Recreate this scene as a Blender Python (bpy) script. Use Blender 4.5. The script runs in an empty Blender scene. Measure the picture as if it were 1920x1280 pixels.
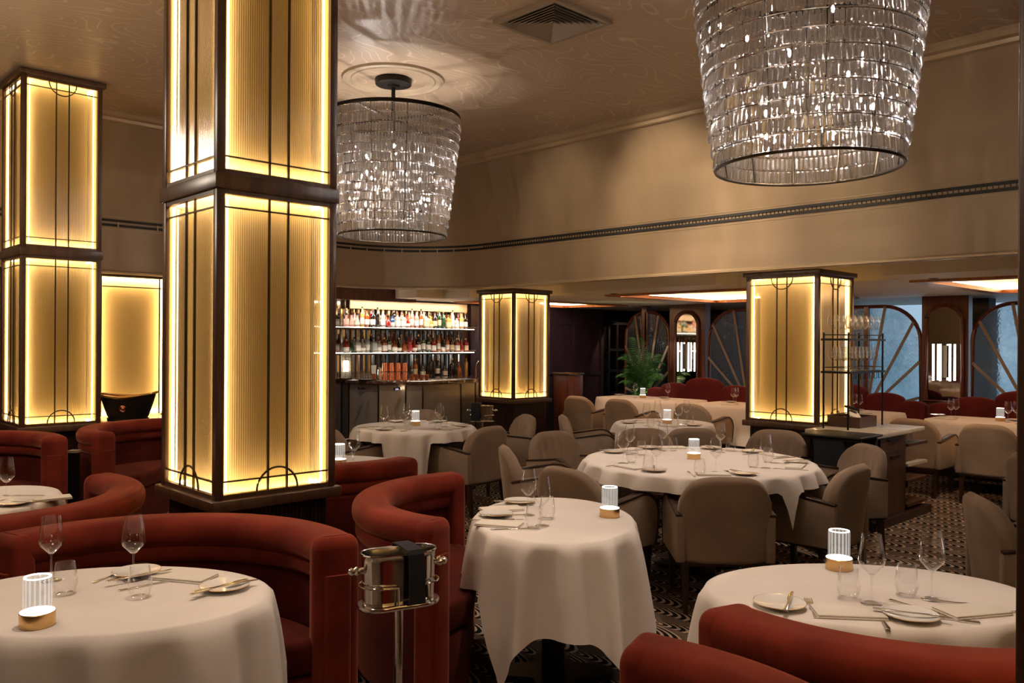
import bpy, math, random
from mathutils import Vector, Matrix
PI = math.pi
rnd = random.Random(7)
sc = bpy.context.scene
COL = sc.collection
# ---------------------------------------------------------------- camera frame: eye height, focal length, view direction
H, F, K = 1.60, 1564.0, 0.006
FX, FY = math.cos(math.radians(46)), math.sin(math.radians(46))
def DL(d, l): return (d*FX + l*FY, d*FY - l*FX)          # depth / sideways -> floor plan
def W(px, py, z):                                         # a point of height z seen at px, py -> floor plan
    dx, dy = px-960, py-640
    u, v = dx + K*dy, dy - K*dx
    d = (H-z)*F/v
    return DL(d, u/F*d)
def PD(px, d): return DL(d, (px-960)/F*d)
def yaw_dir(fd, fl):
    x, y = fd*FX+fl*FY, fd*FY-fl*FX
    return math.atan2(y, x)

# ---------------------------------------------------------------- materials
MAT = {}
def nd(t, typ, **kw):
    n = t.nodes.new(typ)
    for k, v in kw.items():
        if k.startswith('i_'):
            key = k[2:]
            key = int(key) if key.isdigit() else key.replace('_', ' ')
            n.inputs[key].default_value = v
        else: setattr(n, k, v)
    return n
def newmat(name):
    m = bpy.data.materials.new(name); m.use_nodes = True
    t = m.node_tree; t.nodes.clear()
    out = t.nodes.new('ShaderNodeOutputMaterial')
    MAT[name] = m
    return m, t, out
def c4(c): return (c[0], c[1], c[2], 1.0)
def srgb(r, g, b):
    f = lambda x: (x/255/12.92) if x/255 <= .04045 else ((x/255+.055)/1.055)**2.4
    return (f(r), f(g), f(b))
def mathn(t, op, a, b=None, c=None):
    n = t.nodes.new('ShaderNodeMath'); n.operation = op
    for i, x in enumerate((a, b, c)):
        if x is None: continue
        if isinstance(x, (int, float)): n.inputs[i].default_value = x
        else: t.links.new(x, n.inputs[i])
    return n.outputs[0]
def pbr(name, col, rough=.5, metal=0., col2=None, nscale=8., stretch=(1, 1, 1), bump=0., bscale=40., sheen=0., sheencol=None, coat=0., spec=.5, detail=4., emit=None, estr=0., lo=.35, hi=.65, trans=0., ior=1.45, coords='Object'):
    m, t, out = newmat(name)
    p = nd(t, 'ShaderNodeBsdfPrincipled')
    p.inputs['Base Color'].default_value = c4(col); p.inputs['Roughness'].default_value = rough
    p.inputs['Metallic'].default_value = metal; p.inputs['Specular IOR Level'].default_value = spec
    p.inputs['Sheen Weight'].default_value = sheen
    if sheencol: p.inputs['Sheen Tint'].default_value = c4(sheencol)
    p.inputs['Sheen Roughness'].default_value = .35
    p.inputs['Coat Weight'].default_value = coat; p.inputs['Transmission Weight'].default_value = trans; p.inputs['IOR'].default_value = ior
    if emit: p.inputs['Emission Color'].default_value = c4(emit); p.inputs['Emission Strength'].default_value = estr
    t.links.new(p.outputs[0], out.inputs[0])
    if col2 or bump:
        tc = nd(t, 'ShaderNodeTexCoord'); mp = nd(t, 'ShaderNodeMapping'); mp.inputs['Scale'].default_value = stretch
        t.links.new(tc.outputs[coords], mp.inputs[0])
    if col2:
        n = nd(t, 'ShaderNodeTexNoise'); n.inputs['Scale'].default_value = nscale; n.inputs['Detail'].default_value = detail
        t.links.new(mp.outputs[0], n.inputs['Vector'])
        r = nd(t, 'ShaderNodeValToRGB'); r.color_ramp.elements[0].color = c4(col); r.color_ramp.elements[1].color = c4(col2)
        r.color_ramp.elements[0].position = lo; r.color_ramp.elements[1].position = hi
        t.links.new(n.outputs[0], r.inputs[0]); t.links.new(r.outputs[0], p.inputs['Base Color'])
    if bump:
        n = nd(t, 'ShaderNodeTexNoise'); n.inputs['Scale'].default_value = bscale; n.inputs['Detail'].default_value = 6.
        t.links.new(mp.outputs[0], n.inputs['Vector'])
        b = nd(t, 'ShaderNodeBump'); b.inputs['Strength'].default_value = bump; b.inputs['Distance'].default_value = .01
        t.links.new(n.outputs[0], b.inputs['Height']); t.links.new(b.outputs[0], p.inputs['Normal'])
    return m
def emis(name, col, s):
    m, t, out = newmat(name)
    e = nd(t, 'ShaderNodeEmission'); e.inputs[0].default_value = c4(col); e.inputs[1].default_value = s
    t.links.new(e.outputs[0], out.inputs[0]); return m
def thinglass(name, tint, gl=(1, 1, 1), base=.04, edge=.75, rough=.03, power=3.0, diff=None, dfac=0.):
    """thin clear glass: see-through face on, mirror-like at grazing angles"""
    m, t, out = newmat(name)
    tr = nd(t, 'ShaderNodeBsdfTransparent'); tr.inputs[0].default_value = c4(tint)
    g = nd(t, 'ShaderNodeBsdfGlossy'); g.inputs['Color'].default_value = c4(gl); g.inputs['Roughness'].default_value = rough
    lw = nd(t, 'ShaderNodeLayerWeight'); lw.inputs[0].default_value = .5
    pw = mathn(t, 'POWER', lw.outputs['Facing'], power)
    fac = mathn(t, 'MULTIPLY_ADD', pw, edge, base)
    mx = nd(t, 'ShaderNodeMixShader'); t.links.new(fac, mx.inputs[0]); t.links.new(tr.outputs[0], mx.inputs[1]); t.links.new(g.outputs[0], mx.inputs[2])
    last = mx.outputs[0]
    if diff:
        d = nd(t, 'ShaderNodeBsdfTranslucent'); d.inputs[0].default_value = c4(diff)
        m2 = nd(t, 'ShaderNodeMixShader'); m2.inputs[0].default_value = dfac
        t.links.new(last, m2.inputs[1]); t.links.new(d.outputs[0], m2.inputs[2]); last = m2.outputs[0]
    t.links.new(last, out.inputs[0]); return m

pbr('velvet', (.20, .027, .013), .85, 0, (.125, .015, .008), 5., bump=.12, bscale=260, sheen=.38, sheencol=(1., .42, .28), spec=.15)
pbr('velvet_shaded', (.095, .011, .007), .85, 0, (.06, .0075, .005), 5., bump=.12, bscale=260, sheen=.28, sheencol=(1., .38, .25), spec=.15)  # same velvet, darkened: shade inside the booths painted into the colour
pbr('maroon', (.10, .012, .012), .85, 0, (.075, .009, .010), 4., sheen=.35, sheencol=(1, .4, .35), spec=.15)
pbr('taupe', (.345, .25, .185), .9, 0, (.25, .178, .13), 3.5, bump=.15, bscale=300, sheen=.35, sheencol=(1., .85, .65), spec=.12, lo=.3, hi=.7)
pbr('taupe_flute', (.37, .272, .205), .9, 0, (.30, .218, .162), 5., bump=.1, bscale=300, sheen=.3, sheencol=(1., .85, .65), spec=.12)
pbr('darkwood', (.022, .010, .007), .32, 0, (.040, .017, .010), 5., (8, 8, .6), spec=.5)
pbr('walnut', (.080, .032, .016), .34, 0, (.042, .018, .010), 4., (6, 6, .5), spec=.5)
pbr('frame_wood', (.105, .048, .022), .34, 0, (.060, .027, .013), 3., (10, 10, .8), spec=.6)
pbr('mahogany', (.12, .032, .017), .30, 0, (.065, .017, .010), 3., (8, 8, .6), spec=.55)
pbr('panelwood', (.040, .016, .016), .38, 0, (.024, .010, .011), 3., (8, 8, .5), spec=.5)
pbr('black', (.008, .007, .007), .45, spec=.4)
pbr('blackiron', (.018, .014, .012), .38, .7)
pbr('bronze', (.05, .035, .022), .35, .9)
pbr('muntin', (.055, .036, .018), .4, .6)
pbr('steel', (.78, .76, .73), .10, 1.0)
pbr('cutlery_steel', (.80, .78, .74), .12, 1.0)
pbr('brass', (.72, .47, .20), .28, 1.0, bump=.04, bscale=200)
pbr('copper', (.85, .36, .22), .20, 1.0)
pbr('cloth', (.80, .73, .675), .85, 0, (.76, .69, .635), 6., bump=.08, bscale=420, sheen=.15, spec=.2)
pbr('napkin', (.76, .70, .61), .85, 0, bump=.12, bscale=300, spec=.2)
pbr('black_cloth', (.012, .012, .015), .9, bump=.2, bscale=200)
pbr('china', (.86, .83, .79), .12, coat=.4)
pbr('marble_dark', (.045, .022, .016), .10, 0, (.16, .09, .06), 14., detail=10., lo=.5, hi=.8, coat=.3)
pbr('marble_pale', (.62, .56, .48), .25, 0, (.50, .44, .36), 5., detail=8.)
pbr('barmetal', (.30, .23, .165), .38, .45, (.17, .14, .12), 1.4, (1, 1, .25), bump=.05, bscale=14)
pbr('soffit_paper', (.36, .25, .155), .42, .2, (.29, .205, .125), 2.0, (1, 1, .25), bump=.06, bscale=30, spec=.45)
pbr('crown_gold', (.40, .285, .17), .35, .2)
pbr('cream', (.82, .73, .61), .55, 0, (.78, .69, .57), 2.)
pbr('sunburst', (.20, .15, .11), .45)
pbr('ceil_rose', (.40, .30, .20), .45)
pbr('coffer_wood', (.42, .17, .06), .4, 0, (.28, .10, .04), 4., (1, 8, 1))
pbr('grille', (.30, .23, .16), .5)
pbr('leaf', (.045, .13, .022), .42, 0, (.015, .05, .012), 6., spec=.5)
pbr('green_bottle', (.01, .05, .02), .08, spec=.8, coat=.5)
pbr('amber', (.30, .07, .012), .08, spec=.8, coat=.5)
pbr('dark_bottle', (.010, .006, .006), .08, spec=.8, coat=.5)
pbr('red_bottle', (.30, .015, .012), .08, spec=.8, coat=.5)
pbr('pink_bottle', (.55, .27, .24), .08, spec=.8, coat=.5)
pbr('blue_bottle', (.03, .08, .22), .08, spec=.8, coat=.5)
pbr('pale_bottle', (.42, .42, .38), .06, spec=.8, coat=.6)
pbr('gold_bottle', (.55, .30, .08), .08, spec=.8, coat=.5)
pbr('paper_white', (.80, .76, .68), .6)
pbr('paper_cream', (.72, .58, .36), .6)
pbr('paper_dark', (.05, .035, .03), .6)
pbr('paper_red', (.45, .05, .03), .6)
pbr('antique_mirror', (.74, .68, .60), .10, 1.0, (.40, .34, .28), 3., (1, 1, .3))
pbr('mirror', (.55, .50, .44), .04, 1.0)
pbr('rib_brown', (.10, .05, .03), .3, .4)
pbr('void', (.006, .005, .006), .6)
pbr('stone', (.09, .085, .08), .9)
thinglass('clear_glass', (.985, .985, .985), base=.05, edge=.9, power=2.2)
thinglass('door_glass', (.5, .5, .5), base=.12, edge=.7)
thinglass('tube_glass', (.93, .93, .93), base=.05, edge=.8, power=2., diff=(.9, .9, .9), dfac=.06)
emis('white_tube', (1., .95, .88), 9.)
emis('bulb', (1., .92, .85), 3000.)
emis('led', (1., .76, .42), 70.)
emis('led_side', (1., .72, .36), 13.)
emis('cove_led', (1., .62, .30), 42.)
emis('shelf_led', (1., .88, .74), 13.)
emis('lamp_ring', (1., .90, .80), 8.)
emis('bar_flame', (1., .82, .55), 26.)
emis('downlight_lens', (1., .80, .55), 6.)

def fluted_pane():
    m, t, out = newmat('fluted_glass')
    tr = nd(t, 'ShaderNodeBsdfTransparent'); tr.inputs[0].default_value = (.92, .90, .84, 1)
    g = nd(t, 'ShaderNodeBsdfGlossy'); g.inputs['Color'].default_value = (.95, .95, .95, 1); g.inputs['Roughness'].default_value = .16
    tl = nd(t, 'ShaderNodeBsdfTranslucent'); tl.inputs[0].default_value = (.80, .62, .34, 1)
    lw = nd(t, 'ShaderNodeLayerWeight'); lw.inputs[0].default_value = .5
    pw = mathn(t, 'POWER', lw.outputs['Facing'], 2.2)
    fac = mathn(t, 'MULTIPLY_ADD', pw, .6, .10)
    m1 = nd(t, 'ShaderNodeMixShader'); m1.inputs[0].default_value = .5
    t.links.new(tr.outputs[0], m1.inputs[1]); t.links.new(tl.outputs[0], m1.inputs[2])
    m2 = nd(t, 'ShaderNodeMixShader'); t.links.new(fac, m2.inputs[0]); t.links.new(m1.outputs[0], m2.inputs[1]); t.links.new(g.outputs[0], m2.inputs[2])
    t.links.new(m2.outputs[0], out.inputs[0])
fluted_pane()
pbr('gold_backing', (.56, .395, .135), .5, .2, (.43, .295, .095), 1.2, (1, 1, .4), spec=.4)

def crystal():
    m, t, out = newmat('crystal')
    tr = nd(t, 'ShaderNodeBsdfTransparent'); tr.inputs[0].default_value = (.97, .95, .93, 1)
    gl = nd(t, 'ShaderNodeBsdfGlass'); gl.inputs['IOR'].default_value = 1.55; gl.inputs['Roughness'].default_value = .0
    gs = nd(t, 'ShaderNodeBsdfGlossy'); gs.inputs['Roughness'].default_value = .19
    m1 = nd(t, 'ShaderNodeMixShader'); m1.inputs[0].default_value = .6
    t.links.new(tr.outputs[0], m1.inputs[1]); t.links.new(gl.outputs[0], m1.inputs[2])
    m2 = nd(t, 'ShaderNodeMixShader'); m2.inputs[0].default_value = .42
    t.links.new(m1.outputs[0], m2.inputs[1]); t.links.new(gs.outputs[0], m2.inputs[2])
    t.links.new(m2.outputs[0], out.inputs[0])
crystal()

def lamp_shade_mat():
    m, t, out = newmat('lit_acrylic')
    tc = nd(t, 'ShaderNodeTexCoord'); sp = nd(t, 'ShaderNodeSeparateXYZ'); t.links.new(tc.outputs['Object'], sp.inputs[0])
    an = mathn(t, 'ARCTAN2', sp.outputs[1], sp.outputs[0])
    s = mathn(t, 'SINE', mathn(t, 'MULTIPLY', an, 18.))
    s = mathn(t, 'POWER', mathn(t, 'MULTIPLY_ADD', s, .5, .5), 2.5)
    tr = nd(t, 'ShaderNodeBsdfTransparent')
    e = nd(t, 'ShaderNodeEmission'); e.inputs[0].default_value = (1., .92, .82, 1); e.inputs[1].default_value = 1.05
    g = nd(t, 'ShaderNodeBsdfGlossy'); g.inputs['Roughness'].default_value = .05
    m1 = nd(t, 'ShaderNodeMixShader'); t.links.new(mathn(t, 'MULTIPLY_ADD', s, .45, .10), m1.inputs[0])
    t.links.new(tr.outputs[0], m1.inputs[1]); t.links.new(e.outputs[0], m1.inputs[2])
    m2 = nd(t, 'ShaderNodeMixShader'); m2.inputs[0].default_value = .12
    t.links.new(m1.outputs[0], m2.inputs[1]); t.links.new(g.outputs[0], m2.inputs[2])
    t.links.new(m2.outputs[0], out.inputs[0])
lamp_shade_mat()

def carpet():
    """overlapping tall fans: each one bold-striped on one half, finely striped on the other"""
    m, t, out = newmat('carpet')
    tc = nd(t, 'ShaderNodeTexCoord')
    sp = nd(t, 'ShaderNodeSeparateXYZ'); t.links.new(tc.outputs['Object'], sp.inputs[0])
    x = mathn(t, 'MULTIPLY_ADD', sp.outputs[0], 1/.34, 20.); y = mathn(t, 'MULTIPLY_ADD', sp.outputs[1], -1/.34, 60.)
    hrow, ky = .86, .29
    r0 = mathn(t, 'FLOOR', mathn(t, 'DIVIDE', y, hrow))
    cur = curx = None
    for k in (0, 1, 2):                                    # fans of the row before lie over those of the next
        row = mathn(t, 'SUBTRACT', r0, float(k))
        par = mathn(t, 'MULTIPLY', mathn(t, 'MODULO', row, 2.), .5)
        lx = mathn(t, 'SUBTRACT', mathn(t, 'FRACT', mathn(t, 'ADD', x, par)), .5)
        ly = mathn(t, 'MULTIPLY', mathn(t, 'SUBTRACT', y, mathn(t, 'MULTIPLY', row, hrow)), ky)
        d = mathn(t, 'SQRT', mathn(t, 'ADD', mathn(t, 'MULTIPLY', lx, lx), mathn(t, 'MULTIPLY', ly, ly)))
        inside = mathn(t, 'LESS_THAN', d, .5)
        if cur is None: cur, curx = d, lx
        else:
            res = []
            for a, b in ((cur, d), (curx, lx)):
                mx = nd(t, 'ShaderNodeMix'); mx.data_type = 'FLOAT'
                t.links.new(inside, mx.inputs[0]); t.links.new(a, mx.inputs[2]); t.links.new(b, mx.inputs[3]); res.append(mx.outputs[0])
            cur, curx = res
    no = nd(t, 'ShaderNodeTexNoise'); no.inputs['Scale'].default_value = 70.; t.links.new(tc.outputs['Object'], no.inputs['Vector'])
    cur2 = mathn(t, 'MULTIPLY_ADD', no.outputs[0], .008, cur)
    def stripes(f, p0, p1, c0, c1):
        fr = mathn(t, 'FRACT', mathn(t, 'MULTIPLY', cur2, f))
        st = nd(t, 'ShaderNodeValToRGB'); st.color_ramp.elements[0].position = p0; st.color_ramp.elements[1].position = p1
        st.color_ramp.elements[0].color = c0; st.color_ramp.elements[1].color = c1; t.links.new(fr, st.inputs[0]); return st.outputs[0]
    bold = stripes(20., .56, .64, (.005, .004, .004, 1), (.46, .345, .26, 1))
    fine = stripes(62., .40, .60, (.02, .014, .012, 1), (.22, .16, .12, 1))
    side = mathn(t, 'GREATER_THAN', curx, -.07)
    ms = nd(t, 'ShaderNodeMix'); ms.data_type = 'RGBA'; t.links.new(side, ms.inputs[0]); t.links.new(fine, ms.inputs[6]); t.links.new(bold, ms.inputs[7])
    n2 = nd(t, 'ShaderNodeTexNoise'); n2.inputs['Scale'].default_value = 2.2; n2.inputs['Detail'].default_value = 5; t.links.new(tc.outputs['Object'], n2.inputs['Vector'])
    r2 = nd(t, 'ShaderNodeValToRGB'); r2.color_ramp.elements[0].position = .3; r2.color_ramp.elements[1].position = .7
    r2.color_ramp.elements[0].color = (.70, .66, .63, 1); r2.color_ramp.elements[1].color = (1, 1, 1, 1); t.links.new(n2.outputs[0], r2.inputs[0])
    mm = nd(t, 'ShaderNodeMix'); mm.data_type = 'RGBA'; mm.blend_type = 'MULTIPLY'; mm.inputs[0].default_value = 1.
    t.links.new(ms.outputs[2], mm.inputs[6]); t.links.new(r2.outputs[0], mm.inputs[7])
    p = nd(t, 'ShaderNodeBsdfPrincipled'); p.inputs['Roughness'].default_value = .95; p.inputs['Specular IOR Level'].default_value = .1
    t.links.new(mm.outputs[2], p.inputs['Base Color']); t.links.new(p.outputs[0], out.inputs[0])
carpet()

def ceiling_paper():
    """moire paper: thin pale contour lines, drawn out along the room"""
    m, t, out = newmat('ceiling_paper')
    tc = nd(t, 'ShaderNodeTexCoord'); mp = nd(t, 'ShaderNodeMapping'); mp.inputs['Rotation'].default_value = (0, 0, .75); mp.inputs['Scale'].default_value = (.9, 2.0, 1)
    t.links.new(tc.outputs['Object'], mp.inputs[0])
    n1 = nd(t, 'ShaderNodeTexNoise'); n1.inputs['Scale'].default_value = .8; n1.inputs['Detail'].default_value = 1.6; t.links.new(mp.outputs[0], n1.inputs['Vector'])
    n3 = nd(t, 'ShaderNodeTexNoise'); n3.inputs['Scale'].default_value = 30.; n3.inputs['Detail'].default_value = 2.; t.links.new(tc.outputs['Object'], n3.inputs['Vector'])
    hh = mathn(t, 'MULTIPLY_ADD', n3.outputs[0], .008, n1.outputs[0])
    w = mathn(t, 'FRACT', mathn(t, 'MULTIPLY', hh, 26.))
    w = mathn(t, 'ABSOLUTE', mathn(t, 'SUBTRACT', w, .5))
    r = nd(t, 'ShaderNodeValToRGB'); r.color_ramp.elements[0].position = .02; r.color_ramp.elements[1].position = .09
    r.color_ramp.elements[0].color = (.60, .45, .32, 1); r.color_ramp.elements[1].color = (.44, .315, .215, 1); t.links.new(w, r.inputs[0])
    p = nd(t, 'ShaderNodeBsdfPrincipled'); p.inputs['Roughness'].default_value = .42; p.inputs['Specular IOR Level'].default_value = .4
    t.links.new(r.outputs[0], p.inputs['Base Color']); t.links.new(p.outputs[0], out.inputs[0])
ceiling_paper()

def frosted():
    m, t, out = newmat('frosted_glass')
    tc = nd(t, 'ShaderNodeTexCoord')
    n1 = nd(t, 'ShaderNodeTexNoise'); n1.inputs['Scale'].default_value = 34.; n1.inputs['Detail'].default_value = 4; t.links.new(tc.outputs['Object'], n1.inputs['Vector'])
    b = nd(t, 'ShaderNodeBump'); b.inputs['Strength'].default_value = .9; b.inputs['Distance'].default_value = .01; t.links.new(n1.outputs[0], b.inputs['Height'])
    rf = nd(t, 'ShaderNodeBsdfRefraction'); rf.inputs['IOR'].default_value = 1.12; rf.inputs['Roughness'].default_value = .22; rf.inputs[0].default_value = (.62, .78, .80, 1)
    t.links.new(b.outputs[0], rf.inputs['Normal'])
    g = nd(t, 'ShaderNodeBsdfGlossy'); g.inputs['Roughness'].default_value = .15; t.links.new(b.outputs[0], g.inputs['Normal'])
    tl = nd(t, 'ShaderNodeBsdfTranslucent'); tl.inputs[0].default_value = (.6, .72, .75, 1)
    n2 = nd(t, 'ShaderNodeTexNoise'); n2.inputs['Scale'].default_value = 1.7; n2.inputs['Detail'].default_value = 9.; n2.inputs['Roughness'].default_value = .75; t.links.new(tc.outputs['Object'], n2.inputs['Vector'])
    r = nd(t, 'ShaderNodeValToRGB'); r.color_ramp.elements[0].position = .36; r.color_ramp.elements[1].position = .66
    r.color_ramp.elements[0].color = (.46, .60, .64, 1); r.color_ramp.elements[1].color = (.95, 1, 1, 1); t.links.new(n2.outputs[0], r.inputs[0]); t.links.new(r.outputs[0], rf.inputs[0])
    m0 = nd(t, 'ShaderNodeMixShader'); m0.inputs[0].default_value = .25; t.links.new(rf.outputs[0], m0.inputs[1]); t.links.new(tl.outputs[0], m0.inputs[2])
    m1 = nd(t, 'ShaderNodeMixShader'); m1.inputs[0].default_value = .06; t.links.new(m0.outputs[0], m1.inputs[1]); t.links.new(g.outputs[0], m1.inputs[2])
    t.links.new(m1.outputs[0], out.inputs[0])
frosted()

# ---------------------------------------------------------------- mesh helpers
class MB:
    def __init__(s): s.v, s.f = [], []
    def add(s, vs, fs):
        b = len(s.v); s.v += [tuple(p) for p in vs]; s.f += [tuple(b+i for i in f) for f in fs]; return s
    def box(s, x0, x1, y0, y1, z0, z1, M=None):
        vs = [Vector((x, y, z)) for z in (z0, z1) for y in (y0, y1) for x in (x0, x1)]
        if M is not None: vs = [M @ p for p in vs]
        return s.add(vs, [(0, 2, 3, 1), (4, 5, 7, 6), (0, 1, 5, 4), (2, 6, 7, 3), (0, 4, 6, 2), (1, 3, 7, 5)])
    def prism(s, poly, z0, z1, M=None, top=None):
        n = len(poly); top = top or poly
        vs = [Vector((p[0], p[1], z0)) for p in poly] + [Vector((p[0], p[1], z1)) for p in top]
        if M is not None: vs = [M @ p for p in vs]
        return s.add(vs, [tuple(range(n-1, -1, -1)), tuple(range(n, 2*n))] + [(i, (i+1) % n, n+(i+1) % n, n+i) for i in range(n)])
    def lathe(s, prof, seg=24, c=(0, 0, 0), a0=0., a1=2*PI, flute=None, M=None, sx=1, sy=1):
        full = abs(a1-a0-2*PI) < 1e-6; ns = seg if full else seg+1
        vs = []
        for i in range(ns):
            a = a0+(a1-a0)*i/seg; k = 1+(flute[1]*math.cos(flute[0]*a) if flute else 0)
            for r, z in prof: vs.append(Vector((c[0]+r*k*sx*math.cos(a), c[1]+r*k*sy*math.sin(a), c[2]+z)))
        if M is not None: vs = [M @ p for p in vs]
        m = len(prof); fs = []
        for i in range(seg):
            j = (i+1) % ns
            for q in range(m-1): fs.append((i*m+q, j*m+q, j*m+q+1, i*m+q+1))
        return s.add(vs, fs)
    def ring(s, prof, seg, a0, a1, c=(0, 0, 0)):
        """closed profile (r,z) swept round an arc, with end caps"""
        m = len(prof); vs = []
        for i in range(seg+1):
            a = a0+(a1-a0)*i/seg
            for r, z in prof: vs.append((c[0]+r*math.cos(a), c[1]+r*math.sin(a), c[2]+z))
        fs = [(i*m+q, (i+1)*m+q, (i+1)*m+(q+1) % m, i*m+(q+1) % m) for i in range(seg) for q in range(m)]
        fs += [tuple(range(m)), tuple(range(seg*m+m-1, seg*m-1, -1))]
        return s.add(vs, fs)
    def tube(s, pts, r, seg=8, closed=False, r2=None):
        pts = [Vector(p) for p in pts]; n = len(pts); vs = []
        up = Vector((0, 0, 1))
        for i, p in enumerate(pts):
            a = pts[(i-1) % n] if closed or i > 0 else p; b = pts[(i+1) % n] if closed or i < n-1 else p
            tdir = (b-a).normalized()
            u = up if abs(tdir.dot(up)) < .95 else Vector((1, 0, 0))
            e1 = tdir.cross(u).normalized(); e2 = e1.cross(tdir)
            rr = r if r2 is None else r+(r2-r)*i/(n-1)
            for k in range(seg):
                q = 2*PI*k/seg; vs.append(p+e1*math.cos(q)*rr+e2*math.sin(q)*rr)
        fs = []
        for i in range(n if closed else n-1):
            j = (i+1) % n
            for k in range(seg): fs.append((i*seg+k, i*seg+(k+1) % seg, j*seg+(k+1) % seg, j*seg+k))
        if not closed: fs += [tuple(range(seg-1, -1, -1)), tuple((n-1)*seg+k for k in range(seg))]
        return s.add(vs, fs)
    def build(s, name, mat, parent=None, smooth=False, bevel=0., solid=0., loc=None, rz=0., bseg=2, auto=True):
        me = bpy.data.meshes.new(name); me.from_pydata([tuple(p) for p in s.v], [], s.f); me.update()
        me.materials.append(MAT[mat])
        if smooth: me.polygons.foreach_set('use_smooth', [True]*len(me.polygons))
        o = bpy.data.objects.new(name, me); COL.objects.link(o)
        if smooth and auto:
            try: me.set_sharp_from_angle(angle=math.radians(42))
            except Exception: pass
        if solid:
            md = o.modifiers.new('s', 'SOLIDIFY'); md.thickness = solid; md.offset = 0
        if bevel:
            md = o.modifiers.new('b', 'BEVEL'); md.width = bevel; md.segments = bseg; md.limit_method = 'ANGLE'; md.angle_limit = math.radians(40)
            me.polygons.foreach_set('use_smooth', [True]*len(me.polygons))
        if parent: o.parent = parent
        if loc is not None: o.location = loc
        o.rotation_euler.z = rz
        return o
def tag(o, label=None, cat=None, group=None, kind=None):
    if label: o['label'] = label
    if cat: o['category'] = cat
    if group: o['group'] = group
    if kind: o['kind'] = kind
    return o
def thing(name, label, cat, loc=(0, 0, 0), rz=0., group=None):
    o = bpy.data.objects.new(name, None); COL.objects.link(o); o.location = loc; o.rotation_euler.z = rz; o.empty_display_size = .1
    return tag(o, label, cat, group)
KIDS = {}
def copy_tree(o, loc=None, rz=None, label=None, group=None, cat=None, parent=None):
    c = o.copy(); COL.objects.link(c); c.parent = parent
    if loc is not None: c.location = loc
    if rz is not None: c.rotation_euler.z = rz
    if label: c['label'] = label
    if group: c['group'] = group
    if cat: c['category'] = cat
    for ch in [x for x in list(o.children)]: copy_tree(ch, parent=c)
    return c
USED = set()
def place(proto, loc, rz, label, group=None):
    """the first time the made thing itself, then copies with their own label"""
    if proto.name not in USED:
        USED.add(proto.name); proto.location = loc; proto.rotation_euler.z = rz; proto['label'] = label
        if group: proto['group'] = group
        return proto
    return copy_tree(proto, loc, rz, label, group)
def struct(name, mb, mat, **kw): return tag(mb.build(name, mat, **kw), kind='structure')
ORD = 'first second third fourth fifth sixth seventh eighth ninth tenth eleventh twelfth thirteenth fourteenth fifteenth sixteenth seventeenth eighteenth nineteenth twentieth twenty-first twenty-second twenty-third twenty-fourth twenty-fifth twenty-sixth twenty-seventh twenty-eighth twenty-ninth thirtieth'.split()
def rrect(x0, x1, z0, z1, r, n=4):
    """rounded rectangle profile, counter-clockwise"""
    pts = []
    for cx, cz, a in ((x1-r, z1-r, 0), (x0+r, z1-r, PI/2), (x0+r, z0+r, PI), (x1-r, z0+r, 1.5*PI)):
        for i in range(n+1):
            q = a+PI/2*i/n; pts.append((cx+r*math.cos(q), cz+r*math.sin(q)))
    return pts
# ================================================================ SETTING
ZT, ZL = 3.95, 2.39
struct('floor', MB().box(-3, 16.5, -4, 10.9, -.1, 0), 'carpet')
struct('ceiling_upper', MB().box(-3, 7.15, -4, 9.25, ZT, ZT+.1), 'ceiling_paper')
def sweep_path(prof, step=.12, x_end=-3., y_end=-4., closed=False):
    """profile (n outward, z) swept along the bulkhead: up the long side, round the corner, along the back"""
    mb = MB(); vs = []; frames = []
    frames += [((7.33, y_end), (1, 0)), ((7.33, 2.), (1, 0)), ((7.33, 8.2), (1, 0))]
    for i in range(1, 19):
        a = PI/2*i/18; frames.append(((6.13+1.2*math.cos(a), 8.2+1.2*math.sin(a)), (math.cos(a), math.sin(a))))
    frames += [((2., 9.4), (0, 1)), ((x_end, 9.4), (0, 1))]
    m = len(prof)
    for (p, n) in frames:
        for o, z in prof: vs.append((p[0]+n[0]*o, p[1]+n[1]*o, z))
    fs = []
    mm = m if closed else m-1
    for i in range(len(frames)-1):
        for q in range(mm):
            r = (q+1) % m; fs.append((i*m+q, i*m+r, (i+1)*m+r, (i+1)*m+q))
    return mb.add(vs, fs)
def cove_n(z):
    """how far the curved bulkhead stands out at height z"""
    pts = [(2.33, .075), (2.6, .070), (2.84, .045), (3.1, -.005), (3.4, -.09), (3.65, -.2), (3.85, -.31), (3.96, -.36)]
    for (za, a), (zb, b) in zip(pts, pts[1:]):
        if z <= zb: return a+(b-a)*(z-za)/(zb-za)
    return -.36
zs = [2.33+i*(3.96-2.33)/30 for i in range(31)]
prof = [(cove_n(z), z) for z in zs]
struct('wall_bulkhead', sweep_path(prof), 'soffit_paper', smooth=True)
struct('trim_1', sweep_path([(-.34, 3.84), (-.36, 3.85), (-.37, 3.88), (-.40, 3.895), (-.42, 3.93), (-.44, 3.95), (-.3, 3.95), (-.28, 3.86)], closed=True), 'crown_gold')
struct('trim_2', sweep_path([(.06, 2.305), (.048, 2.31), (.048, 2.328), (.062, 2.334), (.07, 2.345), (.10, 2.345), (.10, 2.40), (.12, 2.40), (.11, 2.305)], closed=True), 'crown_gold')
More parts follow.
